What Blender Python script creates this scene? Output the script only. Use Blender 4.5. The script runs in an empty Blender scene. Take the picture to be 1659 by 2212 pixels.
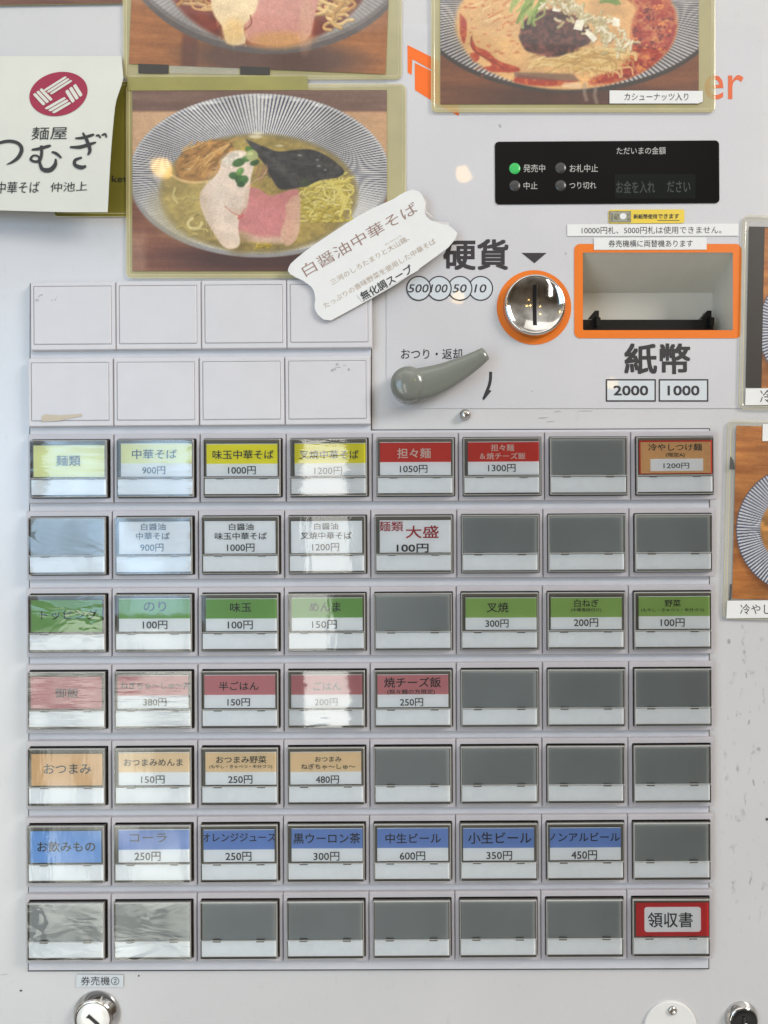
import bpy, bmesh, math, random
import numpy as np
from mathutils import Vector

random.seed(7)
SC = bpy.context.scene
COL = SC.collection

# ----------------------------------------------------------------- camera
D = 0.549          # metres from the lens to the front panel
F = 1661.6         # focal length in picture units (picture is 1659 x 2212 units)
FX, FY = 905.0, 1106.0   # the point of the panel straight in front of the lens
ZC = 1.45          # lens height above the floor
cam = bpy.data.cameras.new('camera')
cam.sensor_fit = 'VERTICAL'
cam.sensor_height = 24.0
cam.lens = F / 2212.0 * 24.0
cam.shift_x = (829.5 - FX) / 2212.0
cam.clip_start = 0.01
cam.clip_end = 60
camo = bpy.data.objects.new('camera', cam)
camo.location = (0, -D, ZC)
camo.rotation_euler = (math.pi / 2, 0, 0)
COL.objects.link(camo)
SC.camera = camo

# ----------------------------------------------------------------- world
W = bpy.data.worlds.new('World')
SC.world = W
W.use_nodes = True
nt = W.node_tree
for n in list(nt.nodes):
    nt.nodes.remove(n)
wo = nt.nodes.new('ShaderNodeOutputWorld')
bg = nt.nodes.new('ShaderNodeBackground')
tc = nt.nodes.new('ShaderNodeTexCoord')
sx = nt.nodes.new('ShaderNodeSeparateXYZ')
rp = nt.nodes.new('ShaderNodeValToRGB')
mr = nt.nodes.new('ShaderNodeMapRange')
nz = nt.nodes.new('ShaderNodeTexNoise')
mxw = nt.nodes.new('ShaderNodeMix')
mxw.data_type = 'RGBA'
mxw.blend_type = 'MULTIPLY'
nt.links.new(tc.outputs['Generated'], sx.inputs[0])
nt.links.new(tc.outputs['Generated'], nz.inputs['Vector'])
nz.inputs['Scale'].default_value = 2.6
nz.inputs['Detail'].default_value = 3
mr.inputs['From Min'].default_value = -1
mr.inputs['From Max'].default_value = 1
nt.links.new(sx.outputs['Z'], mr.inputs['Value'])
nt.links.new(mr.outputs[0], rp.inputs[0])
e = rp.color_ramp.elements
e[0].position = 0.0
e[0].color = (0.62, 0.60, 0.57, 1)
e[1].position = 1.0
e[1].color = (0.85, 0.82, 0.78, 1)
q = e.new(0.45)
q.color = (0.11, 0.085, 0.062, 1)
q = e.new(0.60)
q.color = (0.17, 0.14, 0.11, 1)
q = e.new(0.74)
q.color = (0.78, 0.76, 0.73, 1)
rp2 = nt.nodes.new('ShaderNodeValToRGB')
rp2.color_ramp.elements[0].position = 0.35
rp2.color_ramp.elements[0].color = (0.45, 0.43, 0.40, 1)
rp2.color_ramp.elements[1].position = 0.62
rp2.color_ramp.elements[1].color = (1.25, 1.25, 1.25, 1)
nt.links.new(nz.outputs['Fac'], rp2.inputs[0])
mxw.inputs[0].default_value = 1.0
nt.links.new(rp.outputs[0], mxw.inputs[6])
nt.links.new(rp2.outputs[0], mxw.inputs[7])
nt.links.new(mxw.outputs[2], bg.inputs['Color'])
bg.inputs['Strength'].default_value = 1.12
nt.links.new(bg.outputs[0], wo.inputs['Surface'])


# ----------------------------------------------------------------- lamps
def area(name, x, y, z, w, h, rad, col, aim=None):
    L = bpy.data.lights.new(name, 'AREA')
    L.shape = 'RECTANGLE'
    L.size, L.size_y = w, h
    L.energy = rad * math.pi * w * h
    L.color = col
    o = bpy.data.objects.new(name, L)
    o.location = (x, y, z)
    d = Vector(aim) - Vector((x, y, z)) if aim else Vector((0, 1, 0))
    o.rotation_euler = d.to_track_quat('-Z', 'Y').to_euler()
    COL.objects.link(o)
    return o


def outdoors(o, lo, scale, warp):
    """the street seen in a pane: bright sky broken by darker fronts and leaves"""
    L = o.data
    L.use_nodes = True
    t = L.node_tree
    em = [n for n in t.nodes if n.type == 'EMISSION'][0]
    g = t.nodes.new('ShaderNodeNewGeometry')
    mp = t.nodes.new('ShaderNodeMapping')
    mp.inputs['Scale'].default_value = warp
    n = t.nodes.new('ShaderNodeTexNoise')
    n.inputs['Scale'].default_value = scale
    n.inputs['Detail'].default_value = 3
    r = t.nodes.new('ShaderNodeMapRange')
    r.inputs['From Min'].default_value = 0.40
    r.inputs['From Max'].default_value = 0.58
    r.inputs['To Min'].default_value = lo
    r.inputs['To Max'].default_value = 1.45
    t.links.new(g.outputs['Parametric'], mp.inputs[0])
    t.links.new(mp.outputs[0], n.inputs['Vector'])
    t.links.new(n.outputs['Fac'], r.inputs[0])
    t.links.new(r.outputs[0], em.inputs['Strength'])


def bulb(x, y, z, r, rad, col):
    L = bpy.data.lights.new('ceiling_bulb', 'POINT')
    L.shadow_soft_size = r
    L.energy = rad * 4 * math.pi ** 2 * r * r
    L.color = col
    o = bpy.data.objects.new('ceiling_bulb', L)
    o.location = (x, y, z)
    COL.objects.link(o)


# the shop's glass front, to the left behind the photographer: four panes
outdoors(area('window_light', -0.95, -1.90, 1.62, 0.50, 1.00, 5.2, (0.50, 0.74, 1.0)), .45, 2.2, (1, 1.2, 1))
outdoors(area('window_light', -1.62, -1.90, 1.62, 0.74, 1.00, 5.2, (0.46, 0.71, 1.0)), .45, 2.6, (1, 1.2, 1))
outdoors(area('window_light', -0.95, -1.90, 0.54, 0.50, 1.06, 3.7, (0.97, 1.0, 0.90)), .25, 3.0, (1, 1.8, 1))
outdoors(area('window_light', -1.62, -1.90, 0.54, 0.74, 1.06, 3.0, (0.95, 1.0, 0.90)), .25, 3.4, (1, 1.8, 1))
# a narrow side pane nearer the middle
area('window_light', -0.315, -1.90, ZC - 0.22, 0.14, 0.96, 6.5, (1.0, 0.99, 0.93))
# two unseen fill lights, added overhead and high right to brighten the panel
area('fill_light', -0.2, -1.30, ZC + 1.45, 2.0, 0.5, 1.3, (1.0, 0.975, 0.945), (0, 0, 1.0))
area('fill_light', 2.40, -1.75, ZC + 1.55, 1.1, 1.0, 24.0, (1.0, 0.955, 0.90), (0.1, 0, 1.1))
# warm pendant bulbs behind the photographer
WARM = (1.0, 0.62, 0.17)
bulb(0.135, -1.80, ZC + 1.03, 0.024, 16, WARM)
bulb(0.120, -1.80, ZC + 0.655, 0.020, 16, WARM)
bulb(0.590, -1.80, ZC + 0.392, 0.018, 14, WARM)
bulb(-0.800, -1.80, ZC + 1.055, 0.032, 34, WARM)
bulb(0.98, -2.6, ZC + 0.90, 0.030, 30, WARM)
bulb(0.75, -2.6, ZC + 0.85, 0.030, 30, WARM)

SC.view_settings.view_transform = 'Standard'
SC.view_settings.look = 'None'
SC.view_settings.exposure = 0.05
SC.view_settings.gamma = 1.0
SC.view_settings.use_curve_mapping = False
SC.cycles.use_denoising = True
SC.cycles.denoising_input_passes = 'RGB_ALBEDO_NORMAL'
SC.cycles.max_bounces = 8
SC.cycles.transparent_max_bounces = 16
SC.cycles.sample_clamp_indirect = 4.0

# ----------------------------------------------------------------- colour and material helpers
ILL = 1.13


def lin1(c):
    c = c / 255.0
    return c / 12.92 if c <= 0.04045 else ((c + 0.055) / 1.055) ** 2.4


def A(r, g, b, k=1.0):
    """surface colour of a thing seen as r,g,b under this shop's light"""
    return tuple(min(0.9, lin1(v) / ILL * k) for v in (r, g, b))


def new_mat(name):
    m = bpy.data.materials.new(name)
    m.use_nodes = True
    t = m.node_tree
    b = t.nodes['Principled BSDF']
    return m, t, b


def plain(name, col, rough=0.5, var=0.04, scale=60.0, metal=0.0, spec=0.5, coat=0.0, bump=0.0, bscale=400.0, coat_rough=0.05):
    m, t, b = new_mat(name)
    geo = t.nodes.new('ShaderNodeNewGeometry')
    n = t.nodes.new('ShaderNodeTexNoise')
    n.inputs['Scale'].default_value = scale
    n.inputs['Detail'].default_value = 4
    t.links.new(geo.outputs['Position'], n.inputs['Vector'])
    r = t.nodes.new('ShaderNodeValToRGB')
    r.color_ramp.elements[0].position = 0.3
    r.color_ramp.elements[1].position = 0.7
    r.color_ramp.elements[0].color = tuple(c * (1 - var) for c in col) + (1,)
    r.color_ramp.elements[1].color = tuple(min(1, c * (1 + var)) for c in col) + (1,)
    t.links.new(n.outputs['Fac'], r.inputs[0])
    t.links.new(r.outputs[0], b.inputs['Base Color'])
    b.inputs['Roughness'].default_value = rough
    b.inputs['Metallic'].default_value = metal
    b.inputs['Specular IOR Level'].default_value = spec
    b.inputs['Coat Weight'].default_value = coat
    b.inputs['Coat Roughness'].default_value = coat_rough
    if bump:
        n2 = t.nodes.new('ShaderNodeTexNoise')
        n2.inputs['Scale'].default_value = bscale
        n2.inputs['Detail'].default_value = 2
        t.links.new(geo.outputs['Position'], n2.inputs['Vector'])
        bp = t.nodes.new('ShaderNodeBump')
        bp.inputs['Strength'].default_value = bump
        bp.inputs['Distance'].default_value = 0.001
        t.links.new(n2.outputs['Fac'], bp.inputs['Height'])
        t.links.new(bp.outputs[0], b.inputs['Normal'])
        t.links.new(bp.outputs[0], b.inputs['Coat Normal'])
    return m


def panel_material(name, col, rough, coat, dirt=True, coat_rough=0.025):
    """painted steel with fine mottling, a few greyish rub marks on the right side"""
    m, t, b = new_mat(name)
    L = t.links
    geo = t.nodes.new('ShaderNodeNewGeometry')
    n = t.nodes.new('ShaderNodeTexNoise')
    n.inputs['Scale'].default_value = 9
    n.inputs['Detail'].default_value = 5
    L.new(geo.outputs['Position'], n.inputs['Vector'])
    r = t.nodes.new('ShaderNodeValToRGB')
    r.color_ramp.elements[0].position = 0.3
    r.color_ramp.elements[1].position = 0.7
    r.color_ramp.elements[0].color = tuple(c * 0.955 for c in col) + (1,)
    r.color_ramp.elements[1].color = tuple(min(1, c * 1.03) for c in col) + (1,)
    L.new(n.outputs['Fac'], r.inputs[0])
    g = t.nodes.new('ShaderNodeTexNoise')
    g.inputs['Scale'].default_value = 1700
    g.inputs['Detail'].default_value = 1
    L.new(geo.outputs['Position'], g.inputs['Vector'])
    gr = t.nodes.new('ShaderNodeMapRange')
    gr.inputs['From Min'].default_value = 0.25
    gr.inputs['From Max'].default_value = 0.75
    gr.inputs['To Min'].default_value = 0.94
    gr.inputs['To Max'].default_value = 1.05
    L.new(g.outputs['Fac'], gr.inputs[0])
    mg = t.nodes.new('ShaderNodeMix')
    mg.data_type = 'RGBA'
    mg.blend_type = 'MULTIPLY'
    mg.inputs[0].default_value = 1
    L.new(r.outputs[0], mg.inputs[6])
    L.new(gr.outputs[0], mg.inputs[7])
    out = mg.outputs[2]
    if dirt:
        mp = t.nodes.new('ShaderNodeMapping')
        mp.inputs['Scale'].default_value = (1.5, 1, 0.8)
        L.new(geo.outputs['Position'], mp.inputs[0])
        d = t.nodes.new('ShaderNodeTexNoise')
        d.inputs['Scale'].default_value = 105
        d.inputs['Detail'].default_value = 4
        d.inputs['Roughness'].default_value = 0.62
        L.new(mp.outputs[0], d.inputs['Vector'])
        dr = t.nodes.new('ShaderNodeValToRGB')
        dr.color_ramp.elements[0].position = 0.585
        dr.color_ramp.elements[0].color = (0, 0, 0, 1)
        dr.color_ramp.elements[1].position = 0.72
        dr.color_ramp.elements[1].color = (1, 1, 1, 1)
        L.new(d.outputs['Fac'], dr.inputs[0])
        s = t.nodes.new('ShaderNodeSeparateXYZ')
        L.new(geo.outputs['Position'], s.inputs[0])

        def band(sock, lo0, lo1, hi1, hi0):
            a = t.nodes.new('ShaderNodeMapRange')
            a.interpolation_type = 'SMOOTHSTEP'
            a.inputs['From Min'].default_value = lo0
            a.inputs['From Max'].default_value = lo1
            L.new(sock, a.inputs[0])
            c = t.nodes.new('ShaderNodeMapRange')
            c.interpolation_type = 'SMOOTHSTEP'
            c.inputs['From Min'].default_value = hi1
            c.inputs['From Max'].default_value = hi0
            c.inputs['To Min'].default_value = 1
            c.inputs['To Max'].default_value = 0
            L.new(sock, c.inputs[0])
            mu = t.nodes.new('ShaderNodeMath')
            mu.operation = 'MULTIPLY'
            L.new(a.outputs[0], mu.inputs[0])
            L.new(c.outputs[0], mu.inputs[1])
            return mu.outputs[0]
        bx = band(s.outputs['X'], 0.212, 0.225, 0.246, 0.262)
        bz = band(s.outputs['Z'], ZC - 0.32, ZC - 0.25, ZC - 0.10, ZC - 0.06)
        mu = t.nodes.new('ShaderNodeMath')
        mu.operation = 'MULTIPLY'
        L.new(bx, mu.inputs[0])
        L.new(bz, mu.inputs[1])
        ad = t.nodes.new('ShaderNodeMath')
        ad.operation = 'MULTIPLY_ADD'
        ad.inputs[1].default_value = 0.75
        ad.inputs[2].default_value = 0.10
        L.new(mu.outputs[0], ad.inputs[0])
        m3 = t.nodes.new('ShaderNodeMath')
        m3.operation = 'MULTIPLY'
        L.new(ad.outputs[0], m3.inputs[0])
        L.new(dr.outputs[0], m3.inputs[1])
        md = t.nodes.new('ShaderNodeMix')
        md.data_type = 'RGBA'
        md.inputs[7].default_value = (0.22, 0.21, 0.19, 1)
        L.new(m3.outputs[0], md.inputs[0])
        L.new(out, md.inputs[6])
        out = md.outputs[2]
    L.new(out, b.inputs['Base Color'])
    b.inputs['Roughness'].default_value = rough
    b.inputs['Coat Weight'].default_value = coat
    b.inputs['Coat Roughness'].default_value = coat_rough
    bn = t.nodes.new('ShaderNodeTexNoise')
    bn.inputs['Scale'].default_value = 34
    bn.inputs['Detail'].default_value = 1.5
    L.new(geo.outputs['Position'], bn.inputs['Vector'])
    bp = t.nodes.new('ShaderNodeBump')
    bp.inputs['Strength'].default_value = 0.35
    bp.inputs['Distance'].default_value = 0.00022
    L.new(bn.outputs['Fac'], bp.inputs['Height'])
    L.new(bp.outputs[0], b.inputs['Coat Normal'])
    L.new(bp.outputs[0], b.inputs['Normal'])
    return m


def clear_material(name, wrinkle, stretch=(1, 1, 1), scale=60.0, tint=(0.985, 0.99, 0.985), ior=1.5):
    """clear plastic: lets the card show, mirrors the room by its Fresnel share"""
    m = bpy.data.materials.new(name)
    m.use_nodes = True
    t = m.node_tree
    t.nodes.clear()
    L = t.links
    o = t.nodes.new('ShaderNodeOutputMaterial')
    tr = t.nodes.new('ShaderNodeBsdfTransparent')
    tr.inputs[0].default_value = tint + (1,)
    gl = t.nodes.new('ShaderNodeBsdfGlossy')
    gl.inputs['Roughness'].default_value = 0.035
    gl.inputs['Color'].default_value = (1, 1, 1, 1)
    fr = t.nodes.new('ShaderNodeFresnel')
    fr.inputs['IOR'].default_value = ior
    mx = t.nodes.new('ShaderNodeMixShader')
    L.new(fr.outputs[0], mx.inputs[0])
    L.new(tr.outputs[0], mx.inputs[1])
    L.new(gl.outputs[0], mx.inputs[2])
    L.new(mx.outputs[0], o.inputs[0])
    geo = t.nodes.new('ShaderNodeNewGeometry')
    mp = t.nodes.new('ShaderNodeMapping')
    mp.inputs['Scale'].default_value = stretch
    n = t.nodes.new('ShaderNodeTexNoise')
    n.inputs['Scale'].default_value = scale
    n.inputs['Detail'].default_value = 2.5
    n.inputs['Distortion'].default_value = 0.6 if wrinkle > 0.5 else 0.0
    L.new(geo.outputs['Position'], mp.inputs[0])
    L.new(mp.outputs[0], n.inputs['Vector'])
    bp = t.nodes.new('ShaderNodeBump')
    bp.inputs['Strength'].default_value = 0.9
    bp.inputs['Distance'].default_value = 0.00035 * wrinkle
    L.new(n.outputs['Fac'], bp.inputs['Height'])
    L.new(bp.outputs[0], gl.inputs['Normal'])
    return m


def veil(name, col, alpha, rough=0.25, coat=0.6):
    """thin see-through plastic of a colour of its own"""
    m, t, b = new_mat(name)
    geo = t.nodes.new('ShaderNodeNewGeometry')
    n = t.nodes.new('ShaderNodeTexNoise')
    n.inputs['Scale'].default_value = 30
    n.inputs['Detail'].default_value = 4
    t.links.new(geo.outputs['Position'], n.inputs['Vector'])
    r = t.nodes.new('ShaderNodeValToRGB')
    r.color_ramp.elements[0].position = 0.3
    r.color_ramp.elements[1].position = 0.7
    r.color_ramp.elements[0].color = tuple(c * 0.88 for c in col) + (1,)
    r.color_ramp.elements[1].color = tuple(min(1, c * 1.08) for c in col) + (1,)
    t.links.new(n.outputs['Fac'], r.inputs[0])
    t.links.new(r.outputs[0], b.inputs['Base Color'])
    b.inputs['Alpha'].default_value = alpha
    b.inputs['Roughness'].default_value = rough
    b.inputs['Coat Weight'].default_value = coat
    b.inputs['Coat Roughness'].default_value = 0.05
    return m


def print_material(name):
    m, t, b = new_mat(name)
    at = t.nodes.new('ShaderNodeAttribute')
    at.attribute_name = 'print'
    t.links.new(at.outputs['Color'], b.inputs['Base Color'])
    b.inputs['Roughness'].default_value = 0.42
    b.inputs['Coat Weight'].default_value = 0.6
    b.inputs['Coat Roughness'].default_value = 0.04
    geo = t.nodes.new('ShaderNodeNewGeometry')
    n = t.nodes.new('ShaderNodeTexNoise')
    n.inputs['Scale'].default_value = 16
    n.inputs['Detail'].default_value = 1
    t.links.new(geo.outputs['Position'], n.inputs['Vector'])
    bp = t.nodes.new('ShaderNodeBump')
    bp.inputs['Strength'].default_value = 0.5
    bp.inputs['Distance'].default_value = 0.0008
    t.links.new(n.outputs['Fac'], bp.inputs['Height'])
    t.links.new(bp.outputs[0], b.inputs['Coat Normal'])
    return m


M = {}
M['panel'] = panel_material('painted_panel', A(200, 199, 200), 0.36, 0.9, coat_rough=0.26)
M['overlay'] = panel_material('glossy_overlay_sheet', A(201, 200, 203), 0.34, 0.55, dirt=False)
M['module'] = plain('module_plastic', A(199, 200, 206), 0.45, 0.03, bump=0.05)
M['bezel'] = plain('bezel_plastic', A(181, 177, 181), 0.33, 0.03, bump=0.06, bscale=900)
M['blank'] = plain('blank_plastic', A(202, 200, 203), 0.42, 0.02, bump=0.06, bscale=900)
M['gap'] = plain('shadow_gap', (0.03, 0.029, 0.028), 0.7)
M['well'] = plain('shaded_well', (0.23, 0.19, 0.155), 0.5)  # recess shade put into the colour of the inner well
M['body'] = plain('grey_key_body', A(104, 107, 106, 2.05), 0.34, 0.13, 13)
M['strip'] = plain('white_strip', A(217, 220, 221, 1.62), 0.5, 0.025, 200)
M['stripmark'] = plain('faint_mark', A(207, 211, 212, 1.62), 0.5)
M['body_shaded'] = plain('shaded_key_body', A(72, 69, 61, 1.5), 0.45, 0.06, 300)  # darker backing round the cards: shade above them put into its colour
M['key_side'] = plain('smoky_key_side', (0.15, 0.132, 0.112), 0.3)
M['clip'] = plain('grey_clip', A(112, 108, 100), 0.35, spec=0.6)
M['rim'] = veil('edge_highlight', (0.8, 0.8, 0.76), 0.34, 0.1)  # whitish veil paints the highlight along the cover edges
M['clear'] = clear_material('clear_cover', 0.12, scale=40)
M['film_h'] = clear_material('wrinkled_film_across', 0.42, (0.25, 1, 2.4), 110, ior=1.66)
M['film_v'] = clear_material('wrinkled_film_down', 0.22, (1.6, 1, 0.4), 70)
M['film_w'] = clear_material('crumpled_film', 1.1, (0.45, 1, 1.1), 55, ior=1.6)
M['film_b'] = clear_material('bright_film', 0.35, (0.5, 1, 1.6), 60, ior=1.7)
M['paper'] = plain('white_paper', A(222, 222, 220), 0.6, 0.02)
M['card_white'] = plain('card_white', A(217, 217, 217, 1.62), 0.55, 0.02)
M['ink'] = plain('black_ink', (0.018, 0.018, 0.02), 0.5)
M['grey_ink'] = plain('dark_grey_ink', A(46, 42, 46), 0.45)
M['brown_ink'] = plain('brown_ink', A(150, 122, 112), 0.6)
M['tan_ink'] = plain('tan_ink', A(176, 158, 138), 0.6)
M['red_ink'] = plain('red_ink', A(172, 30, 42), 0.5)
M['pale_ink'] = plain('pale_ink', A(235, 215, 200), 0.5)
M['yellow'] = plain('yellow_card', A(226, 211, 28, 1.40), 0.55, 0.02)
M['pale_yellow'] = plain('glare_yellow_card', A(230, 223, 160, 1.45), 0.55, 0.03)  # yellow card paled: window reflection over it put into the colour
M['red'] = plain('red_card', A(186, 42, 30, 1.40), 0.55, 0.03)
M['green'] = plain('green_card', A(112, 154, 80, 1.40), 0.55, 0.03)
M['green_light'] = plain('light_green_card', A(136, 165, 88, 1.40), 0.55, 0.03)
M['pink'] = plain('dull_pink_card', A(184, 117, 119, 1.45), 0.55, 0.03)
M['tan'] = plain('tan_card', A(219, 191, 150, 1.40), 0.55, 0.03)
M['tan_dark'] = plain('orange_tan_card', A(208, 169, 120, 1.40), 0.55, 0.03)
M['blue'] = plain('blue_card', A(104, 133, 186, 1.45), 0.55, 0.03)
M['sky'] = plain('light_blue_card', A(108, 152, 202, 1.45), 0.55, 0.03)
M['craft'] = plain('brown_craft_card', A(204, 158, 106, 1.40), 0.55, 0.06, 400)
M['receipt'] = plain('receipt_red', A(183, 22, 30, 1.40), 0.5)
M['orange'] = plain('orange_print', A(226, 114, 10), 0.42, 0.02)
M['brand'] = plain('brand_orange_print', A(240, 106, 6), 0.42, 0.02)
M['brand_text'] = plain('brand_text_orange', A(216, 96, 42), 0.42, 0.02)
M['chrome'] = plain('chrome', (0.58, 0.57, 0.55), 0.045, 0.01, metal=1.0)
M['dish'] = plain('polished_dish', (0.46, 0.445, 0.42), 0.07, 0.01, metal=1.0)
M['steel'] = plain('worn_steel', (0.52, 0.51, 0.49), 0.22, 0.05, metal=1.0)
M['lockface'] = plain('brushed_lock_face', (0.93, 0.92, 0.88), 0.30, 0.03, metal=0.35)
M['blackgloss'] = plain('black_gloss_plastic', (0.008, 0.008, 0.009), 0.12, 0.0, coat=0.4)
M['display'] = plain('display_window', (0.0042, 0.0035, 0.003), 0.05, 0.0, spec=0.16)
M['display_text'] = plain('display_lettering', A(172, 170, 166), 0.5)
M['lcd'] = plain('lcd_screen', (0.0075, 0.009, 0.008), 0.06, spec=0.16)
M['lcd_text'] = plain('lcd_text', (0.022, 0.033, 0.028), 0.4)
M['led_off'] = plain('lamp_off', (0.035, 0.035, 0.035), 0.3)
M['tray'] = plain('tray_grey', A(212, 207, 195), 0.38, 0.02)
M['black'] = plain('black_plastic', (0.006, 0.006, 0.006), 0.35, spec=0.25)
M['lever'] = plain('grey_lever_plastic', A(118, 121, 113), 0.2, 0.02, coat=0.3)
M['value'] = plain('pale_blue_print', A(203, 209, 213), 0.34, 0.01, coat=0.55, coat_rough=0.025)
M['notice'] = plain('yellow_notice', A(224, 196, 66), 0.4, 0.02)
M['note_grey'] = plain('banknote_print', A(120, 118, 96), 0.5, 0.45, 500)
M['note_pale'] = plain('banknote_pale', A(150, 150, 138), 0.5, 0.1, 300)
M['pouch'] = veil('yellowed_laminate', A(192, 181, 122), 0.62)
M['pouch_olive'] = veil('olive_laminate', A(158, 152, 84), 0.88)
M['pouch_dark'] = veil('dark_olive_laminate', A(122, 116, 44), 0.94)
M['pouch_clear'] = veil('clear_laminate', A(205, 203, 192), 0.42)
M['pouch_edge'] = veil('laminate_edge', A(212, 203, 155), 0.7)
M['flyer'] = plain('cream_flyer_paper', A(208, 208, 198), 0.55, 0.02)
M['crimson'] = plain('crimson_print', A(150, 24, 62), 0.5)
M['tape_old'] = plain('old_tape', A(190, 177, 156), 0.5, 0.05)
M['clear_tape'] = veil('clear_tape_edge', (0.85, 0.8, 0.7), 0.35, 0.1)
M['dirt'] = plain('dark_scuff', (0.06, 0.055, 0.05), 0.7)
M['scuff'] = veil('grey_scuff', (0.14, 0.13, 0.12), 0.27, 0.6, 0.0)
M['seam'] = plain('seam_line', A(176, 174, 172), 0.5)
M['cover_white'] = plain('white_cover_paint', A(222, 221, 218), 0.4, 0.02)
M['print'] = print_material('laminated_photo_print')
M['dark_band'] = plain('dark_backing', A(46, 42, 38), 0.4, coat=0.6)


def led_mat():
    m, t, b = new_mat('green_lamp')
    b.inputs['Base Color'].default_value = (0.02, 0.25, 0.06, 1)
    b.inputs['Emission Color'].default_value = (0.03, 0.42, 0.08, 1)
    b.inputs['Emission Strength'].default_value = 0.5
    b.inputs['Roughness'].default_value = 0.3
    return m


M['led_on'] = led_mat()


# ----------------------------------------------------------------- geometry helpers
def U(vx, vy, h=0.0):
    k = (D - h) / F
    return ((vx - FX) * k, -h, ZC + (FY - vy) * k)


class MB:
    """collects shapes, then links them as ONE mesh object"""

    def __init__(s):
        s.v, s.f, s.m, s.sm, s.mats = [], [], [], [], []

    def mi(s, mat):
        m = M[mat]
        if m not in s.mats:
            s.mats.append(m)
        return s.mats.index(m)

    def add(s, verts, faces, mat, smooth=False):
        o = len(s.v)
        s.v.extend(verts)
        i = s.mi(mat)
        for f in faces:
            s.f.append(tuple(k + o for k in f))
            s.m.append(i)
            s.sm.append(smooth)

    def loft(s, rings, mats, cap=None, smooth=False, close=True):
        n = len(rings[0])
        o = len(s.v)
        for r in rings:
            s.v.extend(r)
        for a in range(len(rings) - 1):
            i = s.mi(mats[a] if isinstance(mats, (list, tuple)) else mats)
            for j in range(n):
                k = (j + 1) % n
                s.f.append((o + a * n + j, o + a * n + k, o + (a + 1) * n + k, o + (a + 1) * n + j))
                s.m.append(i)
                s.sm.append(smooth)
        if cap:
            s.f.append(tuple(o + (len(rings) - 1) * n + j for j in range(n)))
            s.m.append(s.mi(cap))
            s.sm.append(False)

    def build(s, name, parent=None, inv=None):
        vs = s.v
        if inv is not None:
            vs = [inv(p) for p in vs]
        me = bpy.data.meshes.new(name)
        me.from_pydata([tuple(p) for p in vs], [], s.f)
        for m in s.mats:
            me.materials.append(m)
        me.polygons.foreach_set('material_index', s.m)
        me.polygons.foreach_set('use_smooth', s.sm)
        me.update()
        o = bpy.data.objects.new(name, me)
        COL.objects.link(o)
        if parent is not None:
            o.parent = parent
        return o


def rr(x0, y0, x1, y1, r=0.0, n=5, rot=0.0):
    """rounded rectangle, counter-clockwise as seen, in picture units (y down)"""
    r = max(r, 0.001)
    pts = []
    cs = [(x1 - r, y1 - r, 270), (x1 - r, y0 + r, 0), (x0 + r, y0 + r, 90), (x0 + r, y1 - r, 180)]
    for cx, cy, a0 in cs:
        for i in range(n):
            a = math.radians(a0 + 90.0 * i / (n - 1))
            pts.append((cx + r * math.cos(a), cy - r * math.sin(a)))
    if rot:
        mx, my = (x0 + x1) / 2, (y0 + y1) / 2
        pts = rot2(pts, mx, my, rot)
    return pts


def rot2(pts, mx, my, deg):
    c, s_ = math.cos(math.radians(deg)), math.sin(math.radians(deg))
    return [(mx + (x - mx) * c + (y - my) * s_, my - (x - mx) * s_ + (y - my) * c) for x, y in pts]


def circ(cx, cy, rx, ry=None, n=40, rot=0.0):
    ry = ry or rx
    p = [(cx + rx * math.cos(2 * math.pi * i / n), cy - ry * math.sin(2 * math.pi * i / n)) for i in range(n)]
    return rot2(p, cx, cy, rot) if rot else p


def ccw(pts):
    a = sum(pts[i][0] * pts[(i + 1) % len(pts)][1] - pts[(i + 1) % len(pts)][0] * pts[i][1] for i in range(len(pts)))
    return pts if a < 0 else pts[::-1]


def shrink(pts, k):
    """move an outline inwards by about k"""
    n = len(pts)
    out = []
    for i in range(n):
        ax, ay = pts[i - 1]
        bx, by = pts[(i + 1) % n]
        dx, dy = bx - ax, by - ay
        l = math.hypot(dx, dy) or 1
        out.append((pts[i][0] + dy / l * k * 1.0, pts[i][1] - dx / l * k * 1.0))
    return out


def lift(pts, h):
    return [U(x, y, h) for x, y in pts]


def slab(mb, pts, h0, h1, mat, side=None, bev=0.6):
    pts = ccw(pts)
    base = lift(pts, h1)               # keep the true size: sides stand straight out of the panel
    low = [(p[0], -h0, p[2]) for p in base]
    mb.loft([low, [(p[0], -(h1 - (h1 - h0) * 0.35), p[2]) for p in base], lift(shrink(pts, bev), h1)], [side or mat, side or mat], cap=mat)


def flat(mb, pts, h, mat):
    pts = ccw(pts)
    mb.add(lift(pts, h), [tuple(range(len(pts)))], mat)


def ring(mb, outer, inner, h, mat):
    mb.loft([lift(outer, h), lift(inner, h)], mat)


def lathe(mb, cx, cy, prof, mats, n=48, smooth=True, cap=None):
    c = U(cx, cy, 0)
    k = D / F
    rings = []
    for r, h in prof:
        rings.append([(c[0] + r * k * math.cos(2 * math.pi * i / n), -h, c[2] + r * k * math.sin(2 * math.pi * i / n)) for i in range(n)])
    mb.loft(rings, mats, cap=cap, smooth=smooth)


_glyph = {}


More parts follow.
